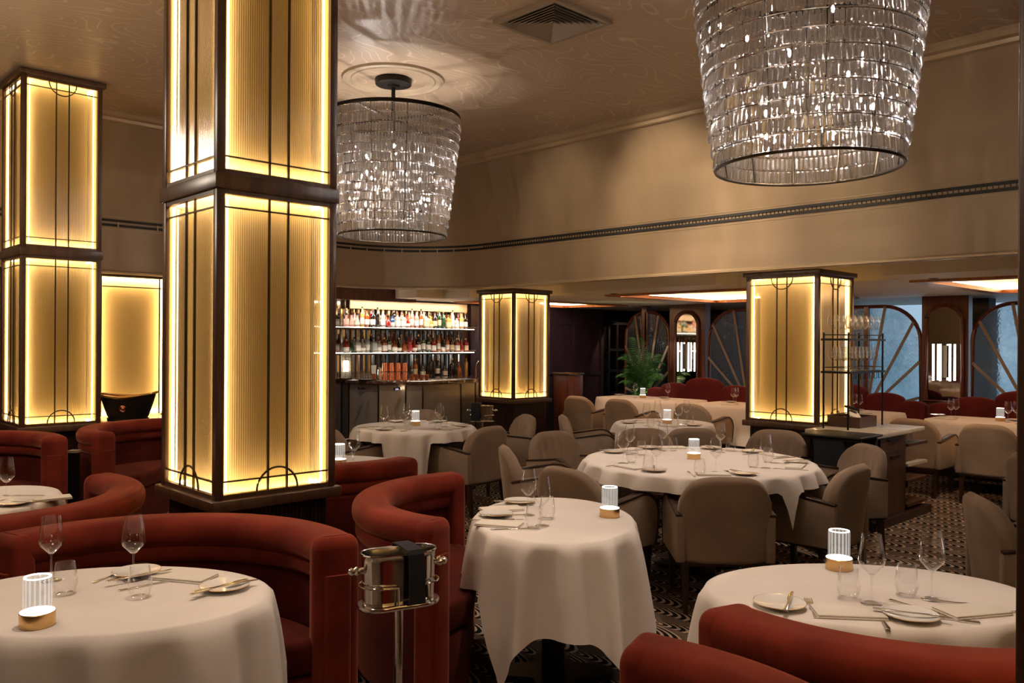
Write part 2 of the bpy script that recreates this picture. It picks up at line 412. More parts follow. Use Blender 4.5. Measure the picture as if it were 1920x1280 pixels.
# low ceiling behind the bulkhead
struct('ceiling_low', MB().box(7.425, 8.7, -4, 10.9, ZL, ZL+.1).box(-3, 7.425, 9.495, 10.9, ZL, ZL+.1).prism([(7.425, 9.495), (6.13, 9.495)]+[(6.13+1.295*math.cos(a), 8.2+1.295*math.sin(a)) for a in [PI/2-PI/2*i/16 for i in range(17)]], ZL, ZL+.1), 'cream')
ZS = 2.25
CO = [(8.9, 11.5, 1.0, 3.27), (8.9, 11.5, 5.05, 7.30), (8.9, 11.5, 9.1, 10.5), (8.9, 11.5, -3.2, -1.)]
slab = MB()
slab.box(8.1, 8.6, -4, 3.30, ZS, ZL+.1).box(8.1, 8.6, 5.12, 7.45, ZS, ZL+.1).box(8.1, 8.6, 9.3, 9.9, ZS, ZL+.1).box(8.6, 8.9, -4, 9.9, ZS, ZL+.1)
slab.box(7.6, 8.9, 9.9, 10.9, ZS, ZL+.1).box(11.5, 14.5, -4, 10.9, ZS, ZL+.1)
ys = [-4] + sorted(sum([[c[2], c[3]] for c in CO], [])) + [10.9]
for i in range(0, len(ys), 2): slab.box(8.9, 11.5, ys[i], ys[i+1], ZS, ZL+.1)
struct('ceiling_slab', slab, 'cream')
struct('ceiling_coffer', MB().box(8.8, 11.6, -4, 10.9, ZL+.17, ZL+.25), 'cream')
for i, (x0, x1, y0, y1) in enumerate(CO[:3]):
    fr = MB(); w = .10
    fr.box(x0-.05, x1+.05, y0-.05, y0+w, ZS-.025, ZS+.02).box(x0-.05, x1+.05, y1-w, y1+.05, ZS-.025, ZS+.02)
    fr.box(x0-.05, x0+w, y0+w, y1-w, ZS-.025, ZS+.02).box(x1-w, x1+.05, y0+w, y1-w, ZS-.025, ZS+.02)
    struct('trim_%d' % (3+i), fr, 'coffer_wood')
    le = MB()
    le.box(x0+.02, x1-.02, y0+.01, y0+.04, ZS+.03, ZS+.05).box(x0+.02, x1-.02, y1-.04, y1-.01, ZS+.03, ZS+.05)
    le.box(x0+.01, x0+.04, y0+.05, y1-.05, ZS+.03, ZS+.05).box(x1-.04, x1-.01, y0+.05, y1-.05, ZS+.03, ZS+.05)
    tag(le.build('cove_light', 'cove_led'), ['warm light strip glowing in the ceiling coffer over the banquette at the service station', 'warm light strip glowing in the ceiling coffer between the two low lit columns', 'warm light strip glowing in the ceiling coffer over the dark panelled wall'][i], 'light')
# walls
struct('wall_left', MB().box(-3.1, -3, -4, 10.9, 0, ZT), 'soffit_paper')
struct('wall_rear', MB().box(-3, 16.5, -4.1, -4, 0, ZT), 'soffit_paper')
bw = MB(); bw.box(-3, 3.0, 9.62, 9.72, 0, ZL).box(3.78, 5.7, 9.62, 9.72, 0, ZL).box(3.0, 3.78, 9.62, 9.72, 0, .74).box(5.6, 5.7, 9.72, 10.85, 0, ZL)
struct('wall_niche', bw, 'panelwood')
struct('wall_back', MB().box(2.8, 14.5, 10.85, 10.95, 0, ZL), 'void')
# dark panelled wall beside the entrance
pw = MB(); pw.box(9.35, 12.85, 10.72, 10.85, 0, ZS)
for x in (9.35, 10.72, 11.98, 12.78): pw.box(x, x+.09, 10.69, 10.72, 0, ZS)
for z in (0, .95, 1.93): pw.box(9.35, 12.87, 10.695, 10.72, z, z+.085)
struct('wall_panelled', pw, 'panelwood')
struct('wall_entry', MB().box(14.4, 14.5, 9.0, 10.9, 0, ZS), 'void')
# glazed door at the entrance
dr = MB()
for x in (12.98, 13.24, 13.86): dr.box(x, x+.05, 10.66, 10.72, 0, 2.0)
for z in (0, .55, 1.0, 1.42, 1.95): dr.box(12.98, 13.91, 10.665, 10.715, z, z+.05)
d1 = struct('door_1', dr, 'black')
MB().box(13.0, 13.9, 10.685, 10.695, .05, 1.95).build('door_pane', 'door_glass', d1)
MB().box(13.80, 13.82, 10.60, 10.66, .95, 1.15).build('door_handle', 'brass', d1)
MB().box(13.32, 13.6, 10.73, 10.84, 0, 1.95).build('inner_panel', 'mahogany', d1)

# window wall -----------------------------------------------------
XW = 12.0
ww = MB()
ww.box(XW, XW+.15, -4, 9.1, 0, .62)
for y0, y1 in ((-4, -1.2), (.1, .25), (7.78, 8.5), (3.74, 4.33), (5.86, 6.24), (1.9, 2.18)): ww.box(XW, XW+.15, y0, y1, .62, ZS)
ww.box(XW, XW+.15, 9.0, 9.1, .62, ZS)
struct('wall_window', ww, 'mahogany')
def arch_pts(yc, hw, z0, z1, r, n=10):
    pts = [(yc-hw, z0), (yc+hw, z0)]
    for i in range(n+1):
        a = PI/2*i/n; pts.append((yc+hw-r+r*math.cos(a), z1-r+r*math.sin(a)))
    for i in range(n+1):
        a = PI/2+PI/2*i/n; pts.append((yc-hw+r+r*math.cos(a), z1-r+r*math.sin(a)))
    return pts
def clip_ray(yc, z0, a, hw, z1, r):
    """length of a sunburst bar from the base centre to the arch"""
    t = .1
    while t < 3:
        y, z = math.cos(a)*t, math.sin(a)*t
        if z > z1-z0 or abs(y) > hw: break
        dy, dz = abs(y)-(hw-r), z-(z1-z0-r)
        if dy > 0 and dz > 0 and dy*dy+dz*dz > r*r: break
        t += .01
    return t-.01
WIN = [(6.99, .74), (5.095, .74), (2.96, .74), (9.0, .47), (1.05, .78)]
for i, (yc, hw) in enumerate(WIN):
    z0, z1, r = .62, 2.13, .5 if hw > .5 else .42
    ap = arch_pts(yc, hw, z0, z1, r)
    fr = MB().tube([(XW+.03, y, z) for y, z in ap], .028, 6, closed=True)
    fr.box(XW+.0, XW+.06, yc-.03, yc+.03, z0, z1)
    w = struct('window_%d' % (i+1), fr, 'mahogany')
    g = MB(); g.add([(XW+.03, y, z) for y, z in ap], [tuple(range(len(ap)))]); g.build('pane', 'frosted_glass', w)
    bars = MB()
    for a in (18, 45, 63, 80, 100, 117, 135, 162):
        a = math.radians(a); L = clip_ray(yc, z0, a, hw, z1, r)
        M = Matrix.Translation((XW+.01, yc, z0)) @ Matrix.Rotation(-(a-PI/2)*-1, 4, 'X')
        bars.box(-.008, .008, -.019, .019, .0, L, M)
    bars.build('sunburst_bar', 'sunburst', w)
# dark blocks added outside to darken parts of the frosted panes
struct('exterior_dark_block', MB().box(14.5, 15.2, 6.6, 10.5, 0, 4.5).box(12.9, 13.2, 3.76, 4.04, 0, 4), 'stone')
for nm, (y0, y1) in (('mirror_pier', (7.78, 8.5)), ('mirror_pier', (3.74, 4.33))):
    yc = (y0+y1)/2
    side = 'beside the potted palm' if yc > 6 else 'behind the armchairs and service station'
    t = thing(nm, 'arched mirror in a brown wooden frame, ' + side, 'mirror', (XW, yc, 0))
    hw = .21
    ap = arch_pts(0, hw, .85, 2.1, .209, 12)
    fr = MB().tube([(-.03, y, z) for y, z in arch_pts(0, hw+.02, .83, 2.12, .229, 12)], .03, 6, closed=True)
    fr.build('frame', 'mahogany', t)
    g = MB(); g.add([(-.02, y, z) for y, z in ap], [tuple(range(len(ap)))]); g.build('mirror', 'antique_mirror' if 0 else 'mirror', t)
    l = thing('wall_light', 'triple vertical white tube wall light on the arched mirror ' + side, 'wall lamp', (XW-.05, yc, 0), group='tube lights on the mirrors')
    MB().box(-.02, .0, -.05, .05, 1.15, 1.58).build('back_plate', 'bronze', l)
    for k, y in enumerate((-.105, 0, .105)):
        MB().lathe([(0, 1.11), (.014, 1.11), (.014, 1.60), (0, 1.60)], 10, (-.06-(.05 if k == 1 else 0), y, 0)).build('tube', 'white_tube', l, smooth=True)

# linear air slots running round the bulkhead
def slot_thing():
    t = thing('linear_air_vent', 'long double-slot air grille running round the curved bulkhead', 'vent')
    for k, zc in enumerate((2.875, 2.825)):
        n = cove_n(zc)-.008
        mb = sweep_path([(n-.004, zc-.013), (n-.004, zc+.013), (n+.03, zc+.013), (n+.03, zc-.013)], closed=True)
        mb.build('slot', 'void', t)
    dv = MB(); n = cove_n(2.85)-.016
    y = -3.8
    while y < 8.2: dv.box(7.337+n, 7.345+n, y, y+.006, 2.812, 2.888); y += .042
    dv.build('vent_rib', 'bronze', t)
    for i in range(1, 8):
        a = PI/2*i/8; M = Matrix.Translation((6.13, 8.2, 0)) @ Matrix.Rotation(a, 4, 'Z')
        MB().box(1.2+n, 1.21+n, -.006, .006, 2.8, 2.9, M).build('joint', 'crown_gold', t)
    x = 6.13
    while x > 2.: MB().box(x-.006, x+.006, 9.4+n, 9.41+n, 2.8, 2.9).build('joint', 'crown_gold', t); x -= .42
    e1 = sweep_path([(cove_n(2.91)-.006, 2.91), (cove_n(2.91)-.006, 2.914), (cove_n(2.91)+.02, 2.914), (cove_n(2.91)+.02, 2.91)], closed=True); e1.build('edge_trim', 'crown_gold', t)
    e1 = sweep_path([(cove_n(2.785)-.006, 2.785), (cove_n(2.785)-.006, 2.789), (cove_n(2.785)+.02, 2.789), (cove_n(2.785)+.02, 2.785)], closed=True); e1.build('edge_trim', 'crown_gold', t)
slot_thing()
# square louvred ceiling diffuser
def diffuser():
    t = thing('ceiling_diffuser', 'square louvred air diffuser set in the brown upper ceiling', 'vent', (4.44, 4.19, ZT))
    s = .31
    o = MB(); w = .035
    o.box(-s, s, -s, -s+w, -.03, .0).box(-s, s, s-w, s, -.03, .0).box(-s, -s+w, -s+w, s-w, -.03, .0).box(s-w, s, -s+w, s-w, -.03, .0); o.build('rim', 'grille', t)
    MB().box(-s+w, s-w, -s+w, s-w, -.004, -.001).build('duct', 'void', t)
    for k in range(8):
        a, b = s-w-.006-k*.033, s-w-.006-k*.033-.024
        z0, z1 = -.030, -.006
        lv = MB()
        vs = [(-a, -a, z0), (a, -a, z0), (a, a, z0), (-a, a, z0), (-b, -b, z1), (b, -b, z1), (b, b, z1), (-b, b, z1)]
        lv.add(vs, [(i, (i+1) % 4, 4+(i+1) % 4, 4+i) for i in range(4)]); lv.build('louvre', 'grille', t, solid=.003)
diffuser()
for i, (x, y) in enumerate(((8.75, 3.05), (8.75, 7.1), (11.8, 5.4), (11.75, 3.0))):
    t = thing('recessed_downlight', ['small recessed downlight in the cream ceiling over the service station', 'small recessed downlight in the cream ceiling beside the low lit column at the bar', 'small recessed downlight in the ceiling strip above the sunburst windows', 'small recessed downlight in the ceiling strip beyond the glass rack'][i], 'downlight', (x, y, ZS), group='recessed ceiling downlights')
    MB().lathe([(.035, 0), (.05, 0), (.05, -.006), (.035, -.006)], 20).build('bezel', 'bronze', t); MB().lathe([(0, -.002), (.035, -.002)], 16).build('lens', 'black', t)

# ---------------------------------------------------------------- illuminated columns
LEG = {'p': None}
def face_mats(c, s):
    for k in range(4):
        yield Matrix.Translation((c[0], c[1], 0)) @ Matrix.Rotation(k*PI/2, 4, 'Z') @ Matrix.Translation((0, -s/2, 0))
def column(X, Y, s, tiers, label, circ, base_top=.83, cap=True):
    """X, Y nearest corner; tiers: (z0, z1); circ: for each tier (circle at the bottom, circle at the top)"""
    c = (X+s/2, Y+s/2)
    t = thing('lit_column', label, 'column', (0, 0, 0))
    h = s/2
    b = MB(); b.box(c[0]-h+.035, c[0]+h-.035, c[1]-h+.035, c[1]+h-.035, 0, base_top-.05); b.build('plinth', 'darkwood', t)
    rb = MB()
    for M in face_mats(c, s):
        n = int((s-.08)/.022)
        for i in range(n):
            x = -s/2+.045+(s-.09)*(i+.5)/n; rb.box(x-.007, x+.007, .026, .037, .06, base_top-.05, M)
    rb.build('fluting', 'darkwood', t)
    MB().box(c[0]-h-.025, c[0]+h+.025, c[1]-h-.025, c[1]+h+.025, base_top-.055, base_top).build('ledge', 'frame_wood', t, bevel=.006)
    ztop = tiers[-1][1]
    for k, (z0, z1) in enumerate(tiers):
        if k: MB().box(c[0]-h-.01, c[0]+h+.01, c[1]-h-.01, c[1]+h+.01, tiers[k-1][1], z0).build('middle_band', 'frame_wood', t, bevel=.004)
        post = MB(); pwid = .042
        for sx in (-1, 1):
            for sy in (-1, 1):
                xa, ya = c[0]+sx*h, c[1]+sy*h
                post.box(min(xa, xa-sx*pwid), max(xa, xa-sx*pwid), min(ya, ya-sy*pwid), max(ya, ya-sy*pwid), z0, z1)
        post.build('corner_post', 'frame_wood', t, bevel=.004)
        rails = MB()
        for M in face_mats(c, s):
            for za, zb in ((z0, z0+.022), (z1-.022, z1)): rails.box(-s/2+pwid, s/2-pwid, .004, .03, za, zb, M)
        rails.build('rail', 'frame_wood', t)
        hi = h-.10
        MB().box(c[0]-hi, c[0]+hi, c[1]-hi, c[1]+hi, z0, z1).build('gold_core', 'gold_backing', t)
        led = MB(); w = s/2-pwid-.004
        for M in face_mats(c, s):
            for za in (z0+.005, z1-.013): led.box(-w, w, .045, .055, za, za+.008, M)
        led.build('led_strip', 'led', t)
        led = MB()
        for M in face_mats(c, s):
            for xa in (-w-.018, w+.004): led.box(xa, xa+.014, .064, .070, z0+.03, z1-.03, M)
        led.build('led_strip', 'led_side', t)
        fin = MB()
        for M in face_mats(c, s):
            for xa in (-w-.003, w): fin.box(xa, xa+.003, .024, .060, z0+.02, z1-.02, M)
        fin.build('shield_fin', 'gold_backing', t)
        for M in face_mats(c, s):
            # fluted pane: real vertical ribs
            g = MB(); w = s/2-pwid-.001; nr = int(2*w/.0115); vs = []; sub = 4
            for i in range(nr*sub+1):
                x = -w+2*w*i/(nr*sub); d = .0022*abs(math.sin(PI*i/sub))
                vs += [M @ Vector((x, .022-d, z0+.02)), M @ Vector((x, .022-d, z1-.02))]
            g.add(vs, [(2*i, 2*i+2, 2*i+3, 2*i+1) for i in range(nr*sub)])
            g.build('fluted_pane', 'fluted_glass', t, smooth=True, auto=False)
            mu = MB(); q = .0045; y0, y1 = .008, .019
            for xa in (-.052, .052): mu.box(xa-q, xa+q, y0, y1, z0+.02, z1-.02, M)
            for za in (z0+.085, z1-.085): mu.box(-w, w, y0, y1, za-q*.8, za+q*.8, M)
            for on, zc, sg in ((circ[k][0], z0+.02, 1), (circ[k][1], z1-.02, -1)):
                if not on: continue
                R = .112
                mu.tube([M @ Vector((R*math.cos(a), .012, zc+sg*R*math.sin(a))) for a in [PI*i/20 for i in range(21)]], .0055, 6)
            mu.build('muntin', 'muntin', t)
    if cap:
        MB().box(c[0]-h-.025, c[0]+h+.025, c[1]-h-.025, c[1]+h+.025, ztop, ztop+.045).build('cap', 'frame_wood', t, bevel=.006)
    return t
TWO = [(.83, 2.325), (2.40, 3.895)]
column(1.745, 3.834, .66, TWO, 'tall two-tier glowing fluted-glass column rising between the red booths, widest in view', [(1, 0), (0, 1)])
column(1.948, 8.131, .66, TWO, 'tall two-tier glowing fluted-glass column next to the black bathtub-shaped cooler', [(1, 0), (0, 1)])
column(1.587, -.24, .66, TWO, 'tall column whose dark corner post edges the frame beside the set table', [(1, 0), (0, 1)])
column(7.62, 7.86, .69, [(.83, 2.255)], 'low glowing fluted-glass column standing against the bar counter', [(1, 1)])
column(7.50, 3.63, .76, [(.83, 2.255)], 'low glowing fluted-glass column standing against the service station', [(1, 1)])

# lit niche panel with the tub
t = thing('lit_niche_panel', 'glowing gold textured panel behind the bathtub-shaped cooler', 'panel', (0, 0, 0))
x0, x1 = 3.02, 3.76
MB().box(x0-.0, x1, 9.70, 9.72, .74, 2.30).build('backing', 'gold_backing', t)
p = MB(); 
for xa, xb in ((x0-.04, x0), (x1, x1+.04)): p.box(xa, xb, 9.56, 9.62, .76, 2.33)
p.box(x0-.04, x1+.04, 9.56, 9.62, 2.28, 2.33); p.build('frame', 'frame_wood', t)
p = MB(); p.box(x0+.0, x0+.02, 9.65, 9.67, .78, 2.28).box(x1-.02, x1, 9.65, 9.67, .78, 2.28).box(x0+.02, x1-.02, 9.65, 9.67, 2.25, 2.27).box(x0+.02, x1-.02, 9.65, 9.67, .78, .80); p.build('led_strip', 'led', t)
g = MB(); g.box(x0, x1, 9.615, 9.622, .76, 2.28); g.build('fluted_pane', 'fluted_glass', t)
p = MB(); p.box(x0+.052, x0+.064, 9.600, 9.613, .76, 2.28).box(x1-.064, x1-.052, 9.600, 9.613, .76, 2.28).box(x0, x1, 9.600, 9.613, 2.17, 2.182); p.build('muntin', 'muntin', t)
t = thing('niche_counter', 'pale stone counter below the glowing niche panel', 'counter')
MB().box(2.3, 4.2, 8.95, 9.56, .70, .745).build('top', 'marble_pale', t, bevel=.005); MB().box(2.35, 4.15, 9.0, 9.56, 0, .70).build('front', 'darkwood', t)

# ---------------------------------------------------------------- chandeliers
def chandelier(loc, label, seed):
    r_ = random.Random(seed)
    t = thing('crystal_chandelier', label, 'chandelier', (loc[0], loc[1], 0))
    z0, z1, rt, rb = 2.54, 3.58, .61, .475
    MB().lathe([(0, ZT), (.155, ZT), (.165, ZT-.02), (.16, ZT-.05), (.06, ZT-.06), (.055, ZT-.075), (0, ZT-.075)], 32).build('canopy', 'blackiron', t, smooth=True)
    MB().lathe([(.0, z1-.35), (.018, z1-.35), (.018, ZT-.06), (0, ZT-.06)], 12).build('rod', 'blackiron', t, smooth=True)
    MB().ring(rrect(rt-.02, rt-.004, z1-.0, z1+.035, .004, 2), 72, 0, 2*PI).build('top_ring', 'blackiron', t, smooth=True)
    MB().ring(rrect(rb-.006, rb+.008, z0-.012, z0+.004, .004, 2), 72, 0, 2*PI).build('bottom_ring', 'bronze', t, smooth=True)
    rr = lambda z: rb+(rt-rb)*((z-z0)/(z1-z0))**.85
    fr = MB()
    for k in range(12):
        a = 2*PI*k/12+.1; fr.tube([((rr(z)-.018)*math.cos(a), (rr(z)-.018)*math.sin(a), z) for z in [z0+(z1-z0)*i/6 for i in range(7)]], .006, 5)
    fr.build('frame_rib', 'bronze', t)
    sp = MB()
    for k in range(4):
        a = PI/2*k+.4; sp.box(0, rt-.02, -.01, .01, z1, z1+.02, Matrix.Rotation(a, 4, 'Z'))
    sp.build('spoke', 'blackiron', t)
    NR = 13; hh = (z1-z0)/NR
    wires = MB()
    for i in range(NR+1):
        z = z0+hh*i; wires.tube([((rr(z)-.003)*math.cos(2*PI*k/60), (rr(z)-.003)*math.sin(2*PI*k/60), z) for k in range(60)], .0028, 4, closed=True)
    wires.build('wire_hoop', 'steel', t)
    # the crystals: faceted bars hung in rings
    def bar_verts(w, d, h):
        hx, c = w/2, .0045
        sec = [(-hx, 0), (-hx+c, -d), (hx-c, -d), (hx, 0), (hx-c, d), (-hx+c, d)]
        vs = [(x*.5, y*.5, -h/2) for x, y in sec]+[(x, y, -h/2+.007) for x, y in sec]+[(x, y, h/2-.007) for x, y in sec]+[(x*.5, y*.5, h/2) for x, y in sec]
        fs = [tuple(range(5, -1, -1)), tuple(range(18, 24))]
        for q in range(3):
            fs += [(q*6+i, q*6+(i+1) % 6, q*6+6+(i+1) % 6, q*6+6+i) for i in range(6)]
        return vs, fs
    bv, bf = bar_verts(.023, .0065, hh-.010)
    pm = bpy.data.meshes.new('prism'); pm.from_pydata(bv, [], bf); pm.materials.append(MAT['crystal'])
    rest = MB(); toward = math.atan2(-loc[1], -loc[0]); made = 0
    for i in range(NR):
        z = z0+hh*(i+.5); R = rr(z); n = int(2*PI*R/.0275)
        for k in range(n):
            a = 2*PI*(k+(i % 2)*.5)/n
            M = Matrix.Translation((R*math.cos(a), R*math.sin(a), z)) @ Matrix.Rotation(a+PI/2+r_.uniform(-.22, .22), 4, 'Z') @ Matrix.Rotation(-.10+r_.uniform(-.03, .03), 4, 'X')
            da = abs((a-toward+PI) % (2*PI)-PI)
            if da < .42 and made < 100 and i < 8:
                o = bpy.data.objects.new('prism', pm); COL.objects.link(o); o.parent = t; o.matrix_local = M; made += 1
            else: rest.add([M @ Vector(p) for p in bv], bf)
    o = rest.build('crystal_curtain', 'crystal', t); o['kind'] = 'stuff'
    # lamps inside
    for k in range(8):
        a = 2*PI*k/8+.2; R = .24 if k % 2 else .33; z = z0+.28+.36*(k % 3)/1.5
        hd = MB().lathe([(0, z-.1), (.012, z-.1), (.012, z-.03), (0, z-.03)], 8, (R*math.cos(a), R*math.sin(a), 0)).build('lamp_holder', 'bronze', t)
        MB().lathe([(0, z-.02), (.005, z-.016), (.008, z-.004), (.006, z+.010), (0, z+.016)], 10, (R*math.cos(a), R*math.sin(a), 0)).build('bulb', 'bulb', hd, smooth=True)
        MB().tube([(0, 0, z-.07), (R*math.cos(a), R*math.sin(a), z-.07)], .005, 5).build('lamp_arm', 'bronze', t)
    MB().lathe([(.0, z0+.15), (.014, z0+.15), (.014, z1-.3), (0, z1-.3)], 10).build('centre_tube', 'bronze', t, smooth=True)
    return t
CHB = DL(7.5, -1.08); CHA = DL(4.47, 1.575)
chandelier(CHB, 'crystal chandelier on a black rod hanging under the round ceiling rose, whole drum visible', 3)
chandelier(CHA, 'crystal chandelier cut off by the top of the frame, the bigger-looking drum', 5)
for i, c in enumerate((CHB,)):
    struct('ceiling_rose', MB().lathe([(.33, ZT), (.34, ZT-.012), (.37, ZT-.02), (.38, ZT-.012), (.40, ZT-.014), (.42, ZT-.026), (.45, ZT-.02), (.46, ZT)], 64, (c[0], c[1], 0)), 'ceil_rose', smooth=True)
# ================================================================ BOOTHS
def booth_at(d, l, fd, fl, label, arc=63, skip_seat=False):
    """curved booth: arc centre at depth d, sideways l, open towards (fd, fl)"""
    x, y = DL(d, l); t = thing('curved_booth', label, 'booth', (x, y, 0), yaw_dir(fd, fl), 'rust red velvet booths')
    A = math.radians(arc); a0, a1 = PI-A, PI+A; R = .81
    seg = 40; g = .035
    # backrest panel, lower roll, top roll
    MB().ring(rrect(.70, .79, .06, .66, .02), seg, a0+g, a1-g).build('backrest', 'velvet_shaded', t, smooth=True)
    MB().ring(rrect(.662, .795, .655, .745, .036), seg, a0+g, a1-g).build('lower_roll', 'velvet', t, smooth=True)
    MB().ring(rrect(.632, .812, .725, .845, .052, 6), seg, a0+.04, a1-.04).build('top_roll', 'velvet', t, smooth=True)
    for s, a in ((1, a0), (-1, a1)):
        M = Matrix.Rotation(a, 4, 'Z')
        # end pier: the roll turns down to the floor; stepped bands on its face
        e = MB(); y0, y1 = (-.005, .085) if s > 0 else (-.085, .005)
        e.prism(rrect(.630, .812, y0, y1, .034, 5), .04, .80, M)
        e.build('end_pier', 'velvet', t, smooth=True)
        cp = MB(); n = 8
        poly = rrect(.630, .812, y0, y1, .034, 5); cx, cy = .721, (y0+y1)/2
        prev = poly; vs = []; m = len(poly)
        for i in range(n+1):
            q = PI/2*i/n; k = math.cos(q); inset = .038*(1-k)
            ring_ = []
            for px_, py_ in poly:
                dx, dy = px_-cx, py_-cy
                ring_.append((cx+dx*(1-inset/.091), cy+dy*(1-inset/.045*.8), .795+.048*math.sin(q)))
            vs += ring_
        fs = [(i*m+q, i*m+(q+1) % m, (i+1)*m+(q+1) % m, (i+1)*m+q) for i in range(n) for q in range(m)]+[tuple((n)*m+q for q in range(m))]
        cp.add([M @ Vector(p) for p in vs], fs); cp.build('end_cap', 'velvet', t, smooth=True)
        b2 = MB(); yy = (-.020, .03) if s > 0 else (-.03, .020)
        b2.prism(rrect(.672, .775, yy[0], yy[1], .018, 4), .05, .70, M); b2.build('end_band', 'velvet', t, smooth=True)
    # seat cushion and base
    def seat_poly(ri, ra, dx):
        A2 = A-.03; pts = [(-ri*math.cos(q), ri*math.sin(q)) for q in [-A2+2*A2*i/24 for i in range(25)]]
        pts += [(-(dx)/math.cos(q)*math.cos(q), (dx)/math.cos(q)*math.sin(q)) for q in [A2-2*A2*i/12 for i in range(13)]]
        return pts
    MB().prism(seat_poly(.695, 0, .20), .32, .455).build('seat_cushion', 'velvet_shaded', t, bevel=.03, bseg=4)
    MB().prism(seat_poly(.70, 0, .225), .0, .315).build('seat_base', 'velvet_shaded', t, bevel=.015)
    return t
B1 = (2.88, -1.31); B2 = (4.17, .03)
booth_at(2.88, -1.31, -1, 0, 'curved red velvet booth opening towards us around the white table with two wine glasses')
booth_at(4.17, .03, 0, 1, 'curved red velvet booth wrapping the oval table with a black pedestal')
booth_at(5.79, -1.32, 1, 0, 'red velvet booth turned away behind the widest lit column, only its top roll showing')
booth_at(4.06, -2.665, 0, -1, 'red velvet booth hooking round at the foot of the widest lit column')
booth_at(6.11, -4.17, -1, 0, 'far red velvet booth below the two-tier column beside the bathtub-shaped cooler, cut by the frame')
booth_at(7.40, -2.95, 0, 1, 'far red velvet booth directly below the bathtub-shaped cooler')
booth_at(2.75, 1.25, 1, 0, 'red velvet booth seen from behind, curving round the near set table by the frame edge')
booth_at(1.50, -.02, 0, -1, 'rounded red velvet booth end at the bottom edge of the frame')
# small ledges between the booth ends
for d, l, lab in ((6.68, -3.50, 'narrow tan-topped ledge between the two far red booths'), ):
    x, y = DL(d, l); t = thing('booth_ledge', lab, 'ledge', (x, y, 0), yaw_dir(1, 0))
    MB().box(-.03, .03, -.03, .03, .0, .69).build('post', 'black', t); MB().box(-.035, .035, -.035, .035, .69, .71).build('top', 'marble_pale', t)

